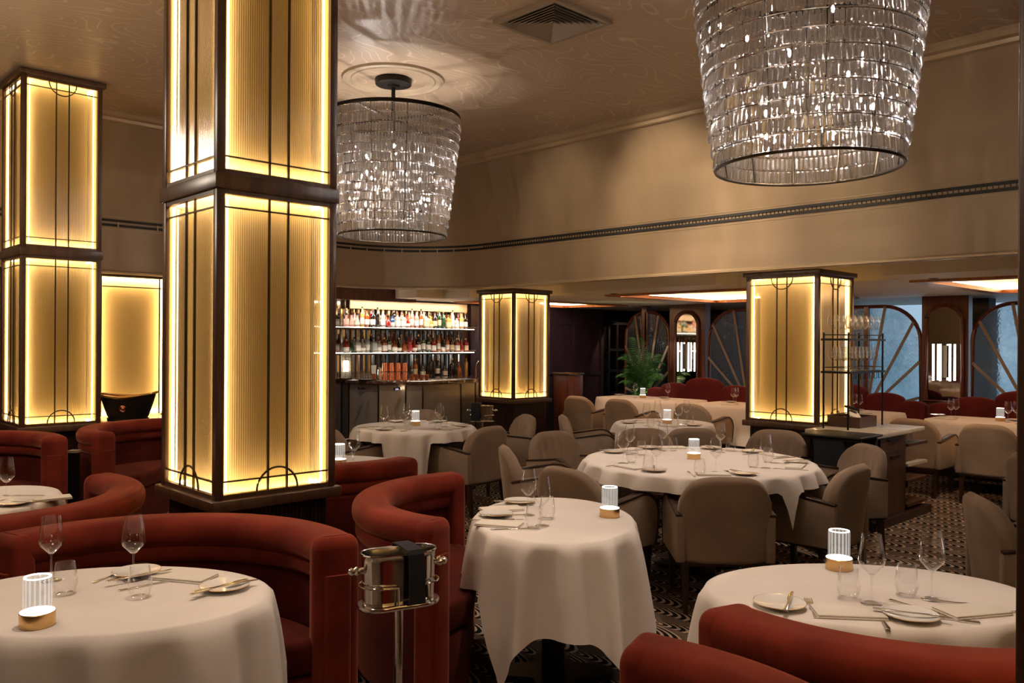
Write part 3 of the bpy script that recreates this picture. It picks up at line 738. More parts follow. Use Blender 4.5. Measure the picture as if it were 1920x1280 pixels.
# ================================================================ CHAIRS
def chair_proto():
    t = thing('armchair', 'x', 'chair')
    # shell back with fan flutes on the inside
    NU, NV = 36, 22; vo, vi = [], []
    def zt(s): return .57+.245*(1-abs(s)**3.8)**.5
    for j in range(NV+1):
        tv = j/NV
        for i in range(NU+1):
            s = -1+2*i/NU
            ztp = zt(s); z = .300+tv*(ztp-.300)
            wv = .262+.018*min(1, (z-.300)/.25)
            x = s*wv
            lean = -.055*((z-.300)/.5)**1.2
            y = -.285+.055*abs(s)**3+lean
            e = min(1., (1-tv)/.09) if tv > .91 else 1.; e2 = min(1., (1-abs(s))/.07) if abs(s) > .93 else 1.
            th = .085*math.sqrt(max(0, 1-(1-e)**2))*math.sqrt(max(0.0, 1-(1-e2)**2)) if (e < 1 or e2 < 1) else .085
            th = max(th, .004)
            fan = 1+.55*tv; fl = abs(math.sin(s*4*PI*.5*1.75/1.0)) if False else abs(math.cos(PI*3.0*(s/(.55+.45*tv) if abs(s) < .55+.45*tv else 1)))
            f = .023*(fl**.35)*min(1, tv*2.2)*min(1, (1-tv)*7)*min(1, (1-abs(s))*6)
            ymid = y+.0425
            vo.append((x, ymid-th/2, z)); vi.append((x, ymid+th/2+f, z))
    n = (NU+1)*(NV+1); fs = []
    for j in range(NV):
        for i in range(NU):
            a = j*(NU+1)+i; fs.append((a, a+1, a+NU+2, a+NU+1))
    fo = list(fs)
    mb = MB(); mb.add(vo, fo)
    bd = [i for i in range(NU+1)]+[j*(NU+1)+NU for j in range(1, NV+1)]+[NV*(NU+1)+i for i in range(NU-1, -1, -1)]+[j*(NU+1) for j in range(NV-1, 0, -1)]
    mb2 = MB(); mb2.v = mb.v+vi; mb2.f = list(mb.f)+[tuple(n+q for q in reversed(f)) for f in fo]
    m = len(bd)
    for k in range(m): a, b = bd[k], bd[(k+1) % m]; mb2.f.append((b, a, n+a, n+b))
    mb2.build('backrest', 'taupe', t, smooth=True, auto=False)
    MB().box(-.235, .235, -.22, .265, .355, .475).build('seat', 'taupe_flute', t, bevel=.035, bseg=4)
    MB().box(-.250, .250, -.23, .262, .30, .355).build('apron', 'taupe', t, bevel=.012)
    MB().box(-.255, .255, -.275, .255, .283, .2995).build('seat_frame', 'darkwood', t)
    # arms with wooden caps
    def arm_curve(k=0.):
        pts = [(-.27, .575+k), (-.05, .605+k), (.12, .630+k)]
        R = .135+k; cy, cz = .145, .495
        for i in range(1, 10):
            a = PI/2-PI/2*i/9; pts.append((cy+R*math.cos(a)*.98, cz+R*math.sin(a)))
        return pts+[(.145+R*.98-.012, .38), (.145+R*.98-.03, .30)]
    for sx in (-1, 1):
        top = arm_curve(0.)
        poly = top+[(-.27, .30)]
        x0, x1 = (.235, .292) if sx > 0 else (-.292, -.235)
        a = MB(); m = len(poly)
        vs = [(x0, y, z) for y, z in poly]+[(x1, y, z) for y, z in poly]
        a.add(vs, [tuple(range(m)), tuple(range(2*m-1, m-1, -1))]+[(i, m+i, m+(i+1) % m, (i+1) % m) for i in range(m)])
        ao = a.build('arm', 'taupe', t, bevel=.010)
        c = MB(); o = arm_curve(.014); q = arm_curve(-.002)
        xa, xb = x0-.003, x1+.003; m = len(o); vs = []
        for (yo, zo), (yq, zq) in zip(o, q): vs += [(xa, yq, zq), (xb, yq, zq), (xb, yo, zo), (xa, yo, zo)]
        fs = [(i*4+k, i*4+(k+1) % 4, i*4+4+(k+1) % 4, i*4+4+k) for i in range(m-1) for k in range(4)]+[(3, 2, 1, 0), (4*m-4, 4*m-3, 4*m-2, 4*m-1)]
        c.add(vs, fs); c.build('arm_cap', 'darkwood', ao, bevel=.004)
    for sx, sy in ((-1, 1), (1, 1), (-1, -1), (1, -1)):
        xc, yc = sx*.235, sy*.235; sp = .03 if sy < 0 else 0.
        b = .013; a = .022
        MB().prism([(xc-b, yc-b-sp), (xc+b, yc-b-sp), (xc+b, yc+b-sp), (xc-b, yc+b-sp)], 0, .287, top=[(xc-a, yc-a), (xc+a, yc-a), (xc+a, yc+a), (xc-a, yc+a)]).build('leg', 'darkwood', t)
    return t
CH = chair_proto()
GCH = 'taupe velvet armchairs'
def chair(d, l, fd, fl, label):
    x, y = DL(d, l); return place(CH, (x, y, 0), yaw_dir(fd, fl)-PI/2, label, GCH)
def chairw(x, y, a, label): return place(CH, (x, y, 0), a-PI/2, label, GCH)
chair(5.18, 1.275, 1, .03, 'taupe armchair with its plain square back square-on to us, at the big round table')
chair(5.62, 2.03, .68, -.73, 'taupe armchair, plain back turned away, before its fluted twin at the big round table')
chair(6.46, 2.50, -.15, -.98, 'taupe armchair with fluted back showing behind another, beside the service station')
chair(7.32, 2.27, -.85, -.5, 'taupe fluted armchair facing us in front of the low lit column with the glass rack')
chair(7.34, 1.22, -1, .05, 'dark shaded armchair behind the table lamp of the big round table')
chair(7.10, .52, -.80, .58, 'taupe fluted armchair facing us below the low lit column at the bar')
chair(6.33, .24, .1, 1., 'taupe armchair seen edge-on, fluted inside, just beyond the oval table')
chair(5.42, .55, .66, .75, 'taupe armchair with smooth rounded back and long arm behind the lamp of the oval table')
chair(7.92, -.42, .62, -.78, 'taupe armchair turned away at the table before the bar, broad back and arm showing')
chair(7.90, -1.50, .62, .78, 'taupe armchair turned away at the table before the bar, half hidden by the lit column')
chair(9.30, -1.04, -1, 0, 'taupe armchair facing us against the metal bar front')
chair(8.90, -.10, -.35, -.93, 'taupe fluted armchair below the wine cooler at the low lit column')
chair(8.98, .84, -.05, 1., 'taupe armchair seen from the side at the small round table near the host stand')
chair(7.98, 1.68, 1, 0, 'dark shaded armchair with its back to the big round table, at the small round table')
for (X, Y, lab) in ((9.40, 8.07, 'beige armchair back beside the dark host stand, at the banquette table'), (9.40, 7.30, 'beige armchair back second from the host stand, at the banquette table'), (9.38, 6.12, 'beige armchair back just before the low lit column, at the banquette'),
                    (9.42, 3.40, 'beige armchair back partly behind the service station, by the window banquette'), (9.36, 2.66, 'beige armchair showing its whole plain back by the window banquette')):
    chairw(X, Y, 0., lab)
chair(6.05, 4.02, .2, 1, 'taupe armchair just entering the frame beyond the one by the set table')
chair(4.30, 2.73, -.22, 1, 'taupe armchair with fluted inside turned from us, by the dark post at the frame edge')

# ================================================================ TABLES
def cloth(name, label, x, y, ang, a, b, s1, s2, seed, zt=.758, pn=2., nf=15, group='white tablecloths', minz=.05, amp=.020, lifts=()):
    r_ = random.Random(seed); N = 240; J = 16
    ph = [r_.uniform(0, 6.28) for _ in range(4)]
    def edge(th):
        c, s = math.cos(th), math.sin(th)
        k = (abs(c)**pn+abs(s)**pn)**(-1/pn); return a*k*c, b*k*s
    rows = [[] for _ in range(J+5)]
    for i in range(N):
        th = 2*PI*i/N; ex, ey = edge(th)
        e1, e2 = edge(th+.01), edge(th-.01); tx, ty = e1[0]-e2[0], e1[1]-e2[1]; L = math.hypot(tx, ty); nx, ny = ty/L, -tx/L
        dr = min((s1-abs(ex))/max(abs(nx), .05) if abs(nx) > .05 else 9, (s2-abs(ey))/max(abs(ny), .05) if abs(ny) > .05 else 9)
        rr = min(s1/max(abs(ex), 1e-6), s2/max(abs(ey), 1e-6))*math.hypot(ex, ey)-math.hypot(ex, ey)
        drop = .5*min(dr, rr*1.25)+.5*rr
        mz = minz
        for la, hw, lz in lifts:
            dd = abs((th-la+PI) % (2*PI)-PI); k = 1 if dd < hw else max(0., 1-(dd-hw)/(.28 if lz < .5 else .12))
            k = k*k*(3-2*k); mz = max(mz, minz+(lz-minz)*k)
        drop = min(drop, zt-mz)
        f1 = math.sin(nf*th+ph[0]+.6*math.sin(2*th+ph[1])); f2 = math.sin((nf*.6//1)*th+ph[2]); f3 = math.sin(2.3*nf*th//1+ph[3]) if False else math.sin(int(2.2*nf)*th+ph[3])
        fold = (.62*f1+.30*f2+.14*f3); fold = math.copysign(abs(fold)**.75, fold)
        corner = max(0, (drop-.30)/.45)
        for q, kk in enumerate((.0, .45, .8, .965)): rows[q].append((ex*kk, ey*kk, zt))
        rows[4].append((ex+nx*.004, ey+ny*.004, zt-.003))
        for j in range(1, J+1):
            tt = j/J; zz = zt-.006-drop*tt
            out = .012+.035*tt**.7+.05*corner*tt+(amp*1.1*tt**.55)*(fold+.15)*(1+.9*corner)
            sw = amp*.7*tt*f2*(1+corner)
            rows[4+j].append((ex+nx*out-ny*sw, ey+ny*out+nx*sw, zz))
    vs = [p for r in rows for p in r]; fs = []
    for j in range(len(rows)-1):
        for i in range(N):
            i2 = (i+1) % N; fs.append((j*N+i, j*N+i2, (j+1)*N+i2, (j+1)*N+i)[::-1])
    mb = MB(); mb.add(vs, fs)
    o = mb.build(name, 'cloth', smooth=True, auto=False, loc=(x, y, 0), rz=ang)
    tag(o, label, 'tablecloth', group)
    return o
def table(x, y, ang, a, b, label, star=1., pn=2.):
    t = thing('dining_table', label, 'table', (x, y, 0), ang, 'pedestal tables under white cloths')
    n = 40; poly = []
    for i in range(n):
        th = 2*PI*i/n; c, s = math.cos(th), math.sin(th); k = (abs(c)**pn+abs(s)**pn)**(-1/pn); poly.append(((a-.012)*k*c, (b-.012)*k*s))
    MB().prism(poly, .72, .752).build('tabletop', 'walnut', t)
    MB().lathe([(.0, .02), (.055, .02), (.055, .72), (0, .72)], 20).build('pedestal', 'black', t, smooth=True)
    st = []
    for i in range(48):
        th = 2*PI*i/48; r = star*(.15+.15*abs(math.cos(2*th))**2.2); st.append((r*math.cos(th), r*math.sin(th)))
    MB().prism(st, .0, .03, top=[(p[0]*.97, p[1]*.97) for p in st]).build('base', 'blackiron', t)
    return t
# name, depth, sideways, semi lateral, semi depth, cloth half sizes
AL = -math.radians(44)          # turns a table so that its local x runs sideways across the view
def dtable(key, d, l, sl, sd, s1, s2, tl, cl, seed, nf=15, amp=.02, minz=.05, seats=(), booth=None):
    x, y = DL(d, l); lf = [(math.atan2(q[0]-d, q[1]-l), .33/math.hypot(q[0]-d, q[1]-l)+.10, q[2] if len(q) > 2 else .665) for q in seats]+([(booth, .72 if key == 't2' else 1.15, .475)] if booth is not None else [])
    table(x, y, AL, sl, sd, tl, star=1. if key in ('t2', 't4', 't5', 't6') else .55); cloth('tablecloth', cl, x, y, AL, sl, sd, s1, s2, seed, nf=nf, amp=amp, minz=minz, lifts=lf)
    return (d, l)
dtable('t1', 2.73, -1.33, .53, .375, .96, .76, 'pedestal table inside the near red booth with two wine glasses', 'white cloth over the near booth table with a lamp at the frame corner', 11, nf=12, amp=.028, booth=PI/2)
dtable('t2', 4.00, .207, .375, .525, .74, .90, 'oval table with black pedestal and star-shaped base', 'white cloth with pointed hanging corners over the oval table on a black pedestal', 13, nf=13, amp=.034, booth=PI)
dtable('t3', 2.83, 1.215, .545, .37, .98, .78, 'table behind the red booth roll at the frame edge, under a set cloth', 'white cloth on the set table with two plates, partly behind a red booth roll', 5, nf=12, amp=.026, booth=-PI/2)
dtable('t4', 5.98, 1.34, .80, .80, 1.18, 1.18, 'big round table ringed by seven armchairs', 'white cloth on the biggest round table', 9, nf=20, amp=.026, minz=.28, seats=((5.18, 1.275), (5.42, .55), (5.62, 2.03), (6.33, .24), (6.46, 2.50)))
dtable('t5', 8.24, -.955, .575, .575, .96, .96, 'round table standing before the bar counter', 'white cloth on the round table before the bar counter', 21, nf=18, amp=.030, seats=((7.92, -.42), (7.90, -1.50)))
dtable('t6', 8.75, 1.60, .50, .50, .88, .88, 'small round table between the big round table and the banquette', 'white cloth on the small round table beyond the biggest one', 25, nf=16, amp=.018, seats=((7.98, 1.68), (8.98, .84)))
dtable('t7', 5.76, -1.30, .53, .38, .94, .76, 'booth table peeping out behind the widest lit column', 'white cloth peeping out behind the widest lit column', 31, booth=-PI/2)
dtable('t8', 4.30, -2.79, .375, .50, .70, .86, 'booth table cut by the frame below the far red booths', 'white cloth on the booth table cut by the frame below the far red booths', 37, booth=0)
for k, (y0, y1, tl) in enumerate(((6.78, 8.38, 'at the banquette next to the palm'), (5.50, 6.60, 'at the banquette, half hidden by the low lit column'), (3.98, 5.05, 'at the banquette, peeping out behind the service station'), (2.0, 3.55, 'at the banquette under the brightest window'))):
    yc = (y0+y1)/2; table(10.22, yc, 0, .38, (y1-y0)/2, 'long table '+tl, pn=8.)
    cloth('tablecloth', 'straight white cloth '+tl, 10.22, yc, 0, .38, (y1-y0)/2, .38+.5, (y1-y0)/2+.5, 40+k, pn=9., nf=12, amp=.008, minz=.25)

# ================================================================ BANQUETTES by the window
for gi, (yc, lab) in enumerate(((7.335, 'scalloped maroon banquette beside the palm, under the dark window'), (5.10, 'scalloped maroon banquette behind the service station'), (2.885, 'scalloped maroon banquette under the brightest window'))):
    t = thing('banquette', lab, 'banquette', (11.3, yc, 0), 0, 'maroon scalloped banquettes')
    for (c, hw, zt) in ((0, .33, 1.05), (-.555, .26, .95), (.555, .26, .95), (-.92, .175, .86), (.92, .175, .86)):
        mb = MB(); n = 20; pts = [(c-hw, .44)]
        zsh = zt-hw*.42
        for i in range(n+1):
            a = PI-PI*i/n; pts.append((c+hw*math.cos(a), zsh+(zt-zsh)*math.sin(a)**.8))
        pts.append((c+hw, .44)); m = len(pts)
        vs = [(-.06+(.0 if abs(c) < .1 else .012), y, z) for y, z in pts]+[(.07, y, z) for y, z in pts]
        mb.add(vs, [tuple(range(m)), tuple(range(2*m-1, m-1, -1))]+[(i, m+i, m+(i+1) % m, (i+1) % m) for i in range(m)])
        mb.build('back_cushion', 'maroon', t, bevel=.035, bseg=4)
    MB().box(-.55, -.06, -1.1, 1.1, .305, .45).build('seat', 'maroon', t, bevel=.03, bseg=3)
    MB().box(-.50, .07, -1.1, 1.1, 0, .30).build('base', 'darkwood', t)

# ================================================================ SERVICE STATION
t = thing('service_station', 'dark fluted service station with a pale stone top beside the low lit column', 'station', (0, 0, 0))
MB().box(7.27, 7.95, 3.0, 3.58, .0, .775).build('cabinet', 'darkwood', t, bevel=.004)
MB().box(7.20, 8.30, 2.96, 3.61, .78, .82).build('top', 'marble_pale', t, bevel=.004)
rb = MB()
y = 3.02
while y < 3.57: rb.box(7.258, 7.27, y, y+.014, .08, .74); y += .024
rb.build('fluting', 'darkwood', t)
dd = MB().box(7.34, 7.88, 2.985, 3.0, .06, .62); do = dd.build('door', 'walnut', t); MB().box(7.55, 7.75, 2.975, 2.985, .585, .60).build('handle', 'bronze', do)
dd = MB().box(7.34, 7.88, 2.985, 3.0, .64, .765); do = dd.build('drawer', 'walnut', t); MB().box(7.50, 7.72, 2.97, 2.985, .735, .75).build('handle', 'blackiron', do)
for z in (.10, .32, .47, .655): MB().box(7.95, 8.42, 2.98, 3.56, z, z+.025).build('shelf', 'walnut' if z != .47 else 'marble_pale', t)
MB().box(7.15, 8.42, 2.94, 3.62, 0, .07).build('plinth', 'darkwood', t)
gl = [MB().lathe([(.0, 0), (.028, .0), (.032, .09), (.030, .09), (.026, .004), (0, .004)], 14)]
for k, (x, y) in enumerate(((8.10, 3.08), (8.18, 3.10), (8.26, 3.08), (8.34, 3.12))):
    tag(gl[0].build('short_tumbler', 'clear_glass', smooth=True, loc=(x, y, .6815)), 'small clear tumbler on the station side shelf, ' + ORD[k] + ' from the cabinet', 'glass', 'tumblers on the station side shelf')
tag(MB().lathe([(0, 0), (.09, 0), (.11, .015), (.108, .02), (0, .01)], 24).build('black_tray', 'black', loc=(8.22, 3.27, .6815), smooth=True), 'round black tray on the station side shelf behind the tumblers', 'tray')
for k in range(3):
    mb = MB(); mb.tube([(0, 0, .005), (.05, .02, .06+.02*k), (.12, .04*k, .05), (.16, -.03*k, .01)], .006, 6)
    tag(mb.build('tongs', 'steel', loc=(8.02+.06*k, 3.08+.05*k, .125), smooth=True), 'shiny steel tongs on the lowest station shelf, ' + ['beside the cabinet', 'in the middle', 'at the shelf end'][k], 'tongs', 'steel tongs on the lowest shelf')
# cutlery box
t = thing('cutlery_box', 'open dark wooden box on the pale station top', 'box', (7.80, 3.44, .82))
w, d_, h_ = .185, .155, .10
b = MB(); b.box(-w, w, -d_, d_, 0, .012).box(-w, w, -d_, -d_+.012, .012, h_).box(-w, w, d_-.012, d_, .012, h_).box(-w, -w+.012, -d_+.012, d_-.012, .012, h_).box(w-.012, w, -d_+.012, d_-.012, .012, h_)
b.build('box_body', 'walnut', t)
nb = MB().box(-.09, .09, -.04, .04, -.008, .008); M = Matrix.Rotation(.5, 4, 'X')
for k, (mt, lb) in enumerate((('napkin', 'folded white napkin leaning in the wooden cutlery box'), ('black_cloth', 'black folded cloth on top of the wooden cutlery box'))):
    o = MB().box(-.09, .09, -.055, .055, -.010, .010).build('folded_cloth', mt, bevel=.006); o.location = (7.76+.08*k, 3.40+.06*k, .93+.055*k); o.rotation_euler = (.35, -.25+.3*k, .6); tag(o, lb, 'napkin')
# rack with glasses
RX0, RX1, RY0, RY1 = 7.40, 8.15, 3.30, 3.53
t = thing('glass_rack', 'black metal two-tier rack of stemware standing on the service station', 'rack')
for x in (RX0, RX1):
    for y in (RY0, RY1): MB().tube([(x, y, .82), (x, y, 1.70)], .009, 8).build('post', 'blackiron', t, smooth=True)
for z in (1.645, 1.345):
    s = MB().box(RX0-.02, RX1+.02, RY0-.02, RY1+.02, z-.018, z).build('shelf', 'blackiron', t)
    MB().tube([(RX0, RY0, z+.035), (RX1, RY0, z+.035), (RX1, RY1, z+.035), (RX0, RY1, z+.035)], .004, 6, closed=True).build('guard_rail', 'blackiron', t)
x = RX0+.06
while x < RX1-.05: MB().tube([(x, RY0, 1.327), (x, RY0, 1.275), (x+.06, RY0, 1.275), (x+.06, RY0, 1.327)], .0035, 5).build('hanger', 'blackiron', t); x += .10
# black folding tray stand with a dark cloth
t = thing('tray_stand', 'black folding tray stand with a draped black cloth in front of the service station', 'stand', (6.93, 3.15, 0), 0)
for s in (-1, 1):
    MB().tube([(-.17, s*.22, .0), (.15, s*.22, .80)], .013, 8).build('leg', 'black', t); MB().tube([(.17, s*.20, .0), (-.15, s*.20, .80)], .013, 8).build('leg', 'black', t)
for x in (-.15, .15): MB().tube([(x, -.24, .80), (x, .24, .80)], .014, 8).build('top_bar', 'black', t)
MB().box(-.21, .24, -.26, .26, .815, .835).build('tray', 'black', t, bevel=.008)
o = MB().box(-.17, -.14, -.10, .16, .38, .80); oo = o.build('cloth_drape', 'black_cloth', t, bevel=.01)

# ================================================================ BAR
pts = [PD(636, 11.55), PD(650, 11.12), PD(707, 10.86), PD(760, 10.80), PD(793, 10.84), PD(867, 11.30), PD(895, 11.62)]
pts = [(pts[0][0]-.06, pts[0][1]+.25)]+pts
front = pts+[(9.3, 9.2), (9.3, 9.65), (7.6, 9.65), (6.95, 9.85), (6.75, 10.15)]
ctr = (7.5, 9.6)
def inset(poly, k): return [(p[0]+(ctr[0]-p[0])*k, p[1]+(ctr[1]-p[1])*k) for p in poly]
t = thing('bar_counter', 'faceted bronze-fronted bar counter with a dark marble top', 'bar counter')
MB().prism(inset(front, .035), 0, 1.03).build('front', 'barmetal', t)
MB().prism(front, 1.03, 1.075).build('top', 'marble_dark', t, bevel=.006)
ft = MB()
for p in inset(pts[1:], .03): ft.box(p[0]-.005, p[0]+.008, p[1]-.008, p[1]+.008, .05, 1.02)
ft.build('seam_strip', 'bronze', t)
for i, (px, d) in enumerate(((678, 10.92), (745, 10.79))):
    x, y = PD(px, d); t = thing('spot_fitting', ['small black spotlight under the bar top near the bar lamp', 'small black spotlight under the bar top throwing a pale beam on the bronze front'][i], 'spotlight', (x-.02, y-.03, 0), group='black spotlights under the bar top')
    MB().tube([(0, 0, 1.03), (0, 0, .99)], .006, 6).build('stem', 'black', t); MB().tube([(-.045, 0, .98), (.045, 0, .985)], .02, 10).build('head', 'black', t)
    if i: MB().tube([(.045, 0, .985), (.05, 0, .9855)], .017, 10).build('lens', 'bar_flame', t)
# back bar: mirror strips, shelves, lower unit
YB = 10.80
t = thing('back_bar', 'mirror-strip back bar wall behind the bottle shelves', 'back bar')
ms = MB(); x = 6.0; k = 0
while x < 9.22:
    w = .044; a = [0, .25, -.18, .1, -.3][k % 5]
    ms.add([(x, YB-.02-.01*math.sin(a), 1.0), (x+w, YB-.02+.01*math.sin(a), 1.0), (x+w, YB-.02+.01*math.sin(a), 2.22), (x, YB-.02-.01*math.sin(a), 2.22)], [(0, 1, 2, 3)]); x += w+.002; k += 1
ms.build('mirror_strip', 'antique_mirror', t)
rs = MB(); x = 6.0
while x < 9.9: rs.box(x-.005, x+.005, YB-.036, YB-.02, 1.0, 2.24); x += .092 if x < 9.25 else .03
rs.build('rib', 'rib_brown', t)
MB().box(9.25, 9.9, YB-.03, YB+.04, 0, 2.25).build('side_pilaster', 'rib_brown', t)
MB().box(5.9, 9.25, 10.35, YB, 0, 1.0).build('lower_cabinet', 'black', t); MB().box(5.9, 9.3, 10.28, YB-.04, 1.0, 1.03).build('lower_counter', 'marble_dark', t)
MB().box(5.4, 8.0, 10.45, 10.62, 2.20, 2.385).build('beam', 'mahogany', t)
MB().box(6.9, 9.2, 10.62, 10.64, 2.08, 2.215).build('lit_pelmet', 'crown_gold', t)
for nm, z, lab in (('bar_shelf', 1.79, 'upper lit glass shelf of bottles behind the bar'), ('bar_shelf', 1.41, 'lower lit glass shelf of bottles behind the bar')):
    t = thing(nm, lab, 'shelf')
    MB().box(6.1, 9.22, 10.42, 10.76, z-.022, z).build('shelf_board', 'bronze', t)
    MB().box(6.1, 9.20, 10.43, 10.445, z+.001, z+.008).build('light_strip', 'shelf_led', t)
    MB().box(6.1, 9.20, 10.735, 10.75, z+.001, z+.008).build('light_strip', 'shelf_led', t)
    MB().tube([(6.1, 10.415, z+.035), (9.22, 10.415, z+.035)], .005, 6).build('front_rail', 'steel', t)
# bottles ----------------------------------------------------------
def lathe_obj(prof, mat, seg=16): return MB().lathe(prof, seg), mat
SH = {
 'tall': ([(0, 0), (.036, 0), (.038, .005), (.038, .17), (.034, .19), (.014, .215), (.013, .27), (0, .27)], (.0385, .05, .13), (.015, .262, .29), 0),
 'slim': ([(0, 0), (.030, 0), (.031, .004), (.031, .20), (.026, .225), (.012, .245), (.011, .30), (0, .30)], (.0315, .06, .15), (.013, .292, .315), 0),
 'square': ([(0, 0), (.046, 0), (.048, .004), (.048, .15), (.040, .17), (.016, .18), (.015, .215), (0, .215)], (.0485, .03, .12), (.018, .21, .24), 4),
 'round': ([(0, 0), (.030, 0), (.042, .03), (.045, .06), (.040, .095), (.025, .12), (.015, .135), (.014, .17), (0, .17)], None, (.020, .168, .20), 0),
 'decanter': ([(0, 0), (.044, 0), (.046, .01), (.038, .06), (.022, .13), (.018, .17), (.026, .185), (0, .185)], None, (.014, .185, .215), 0),
 'squat': ([(0, 0), (.042, 0), (.044, .005), (.044, .12), (.036, .145), (.015, .16), (.014, .19), (0, .19)], (.0445, .02, .09), (.017, .187, .21), 0),
 'flask': ([(0, 0), (.040, 0), (.048, .02), (.046, .08), (.032, .13), (.016, .16), (.014, .22), (0, .22)], (.0485, .03, .08), (.016, .215, .235), 0),
}
GN = {'green_bottle': 'green', 'amber': 'amber', 'dark_bottle': 'near-black', 'red_bottle': 'red', 'pink_bottle': 'pink', 'blue_bottle': 'blue', 'pale_bottle': 'clear', 'gold_bottle': 'golden', 'clear_glass': 'empty clear'}
LN = {'paper_white': 'white', 'paper_cream': 'cream', 'paper_dark': 'black', 'paper_red': 'red', None: 'no'}
BM = {}
def bottle(kind, glass, lab, x, y, z, text, group, rz=0.):
    key = (kind, glass, lab)
    prof, lb, cap, sq = SH[kind]
    if key not in BM:
        t = thing('bottle', 'x', 'bottle')
        seg = sq or 16
        mb = MB().lathe(prof, seg, a0=PI/4 if sq else 0, a1=2*PI+(PI/4 if sq else 0), sx=1.1 if sq else 1, sy=1.1 if sq else 1); mb.build('glass_body', glass, t, smooth=not sq)
        if lb and lab:
            r, za, zb = lb; q = 1.1 if sq else 1
            MB().lathe([(r*q+.0006, za), (r*q+.0006, zb)], seg, a0=PI/4 if sq else 0, a1=2*PI+(PI/4 if sq else 0)).build('paper_label', lab, t, smooth=not sq)
        r, za, zb = cap; MB().lathe([(r, za), (r, zb), (0, zb)], 10).build('stopper', rnd.choice(['black', 'bronze', 'paper_dark', 'brass']), t, smooth=True)
        BM[key] = t; t['label'] = text; t['group'] = group; t.location = (x, y, z); t.rotation_euler.z = rz
        return t
    return copy_tree(BM[key], (x, y, z), rz, text, group)
P, D, Gn, R_, Pk, Bl, Pa, Go, Am = 'paper_white', 'dark_bottle', 'green_bottle', 'red_bottle', 'pink_bottle', 'blue_bottle', 'pale_bottle', 'gold_bottle', 'amber'
UP = [('decanter', Pk, None), ('decanter', Pk, None), ('decanter', Pa, None), ('slim', Go, P), ('tall', Am, P), ('tall', D, P), ('slim', D, None), ('tall', Pa, P), ('round', R_, None), ('squat', Bl, P), ('square', Pa, P), ('square', Pa, P), ('flask', R_, P), ('slim', Pk, P), ('tall', Pk, P), ('slim', Am, P), ('square', Pa, 'paper_cream'), ('flask', Go, 'paper_cream'), ('tall', D, 'paper_cream'), ('slim', Gn, 'paper_cream'), ('tall', Gn, None), ('square', Go, 'paper_cream'), ('slim', Pa, P), ('squat', Pa, P), ('tall', Go, P), ('tall', D, P)]
LO = [('squat', R_, P), ('round', Gn, None), ('square', Pa, P), ('flask', Pa, P), ('tall', Pa, P), ('square', Pa, None), ('squat', Pa, P), ('square', Am, P), ('tall', Gn, P), ('squat', Am, P), ('flask', D, P), ('squat', Am, None), ('tall', R_, 'paper_red'), ('flask', R_, P), ('tall', D, P), ('slim', Gn, P), ('tall', Gn, P), ('square', R_, P), ('slim', Am, P), ('squat', D, P), ('tall', Am, P), ('tall', D, 'paper_cream'), ('square', Am, P), ('flask', R_, None), ('square', R_, 'paper_cream')]
for row, z, nm in ((UP, 1.79, 'upper'), (LO, 1.41, 'lower')):
    n = len(row)
    for i, (k, g_, l_) in enumerate(row):
        x = 9.10-(n-1-i)*(9.10-6.78)/(n-1)
        lt = '' if l_ is None else ' with %s label' % LN[l_]
        bottle(k, g_, l_, x, 10.53+.03*rnd.random(), z+.0015, '%s %s bottle%s on the %s bar shelf, %s from the ribbed pilaster' % (GN[g_], {'square': 'square', 'round': 'globe-shaped', 'decanter': 'decanter', 'squat': 'squat', 'flask': 'flask-shaped', 'slim': 'slim', 'tall': 'tall'}[k], lt, nm, ORD[n-1-i]), 'bottles on the %s bar shelf' % nm)
    # second rank
    for i in range(16):
        x = 9.03-i*.145; k = ['tall', 'slim', 'flask', 'tall'][i % 4]; g_ = [Pa, Am, D, Pk, Go, R_][(i*5+len(nm)+(0 if nm == 'upper' else 3)) % 6]
        bottle(k, g_, P, x, 10.655, z+.0015, '%s %s bottle, rear row of the %s bar shelf, %s from ribbed pilaster' % (GN[g_], k, nm, ORD[i]), 'bottles in the rear rank of the %s bar shelf' % nm)
for i, (k, g_, l_) in enumerate([('tall', Am, 'paper_cream'), ('squat', D, P), ('slim', D, None), ('tall', D, P), ('squat', D, P), ('tall', D, None), ('flask', Am, None), ('slim', Go, None)]):
    bottle(k, g_, l_, 7.98+i*.15, 10.44, 1.0315, '%s bottle on the back counter under the shelves, %s from the copper cups' % (GN[g_], ORD[i]), 'bottles on the back counter')
# copper cups in stacks, small cups, straws, lamp, faucet on the bar top
cup = [(0, 0), (.030, 0), (.042, .115), (.040, .115), (.028, .004), (0, .004)]
cupm = MB().lathe([(0, .0), (.040, .0), (.031, .112), (0, .112)], 20)
for i in range(4):
    x, y = PD(722+12.4*i, 11.05+.02*i)
    a = thing('copper_cup', 'upturned copper cup, lower of the %s stack from the straw holder' % ORD[i], 'cup', (x, y, 1.075), 0, 'copper cup stacks on the bar'); cupm.build('cup_body', 'copper', a, smooth=True); 
    MB().lathe([(.0425, .001), (.0435, .004), (.0425, .008)], 20).build('rim', 'copper', a, smooth=True)
    copy_tree(a, (x, y, 1.075+.118), 0, 'upturned copper cup, upper of the %s stack from the straw holder' % ORD[i])
for i in range(4):
    x, y = PD(772+9.5*i, 11.16+.02*i)
    tag(MB().lathe(cup, 16).build('small_copper_cup', 'copper', smooth=True, loc=(x, y, 1.075)), 'small open copper cup on the bar, %s from the tall stacks' % ORD[i], 'cup', 'small copper cups on the bar').scale = (.75, .75, .62)
x, y = PD(701, 11.02); t = thing('straw_holder', 'copper beaker of white straws on the bar top', 'holder', (x, y, 1.075))
MB().lathe([(0, 0), (.028, 0), (.034, .09), (.032, .09), (0, .004)], 16).build('beaker', 'copper', t, smooth=True)
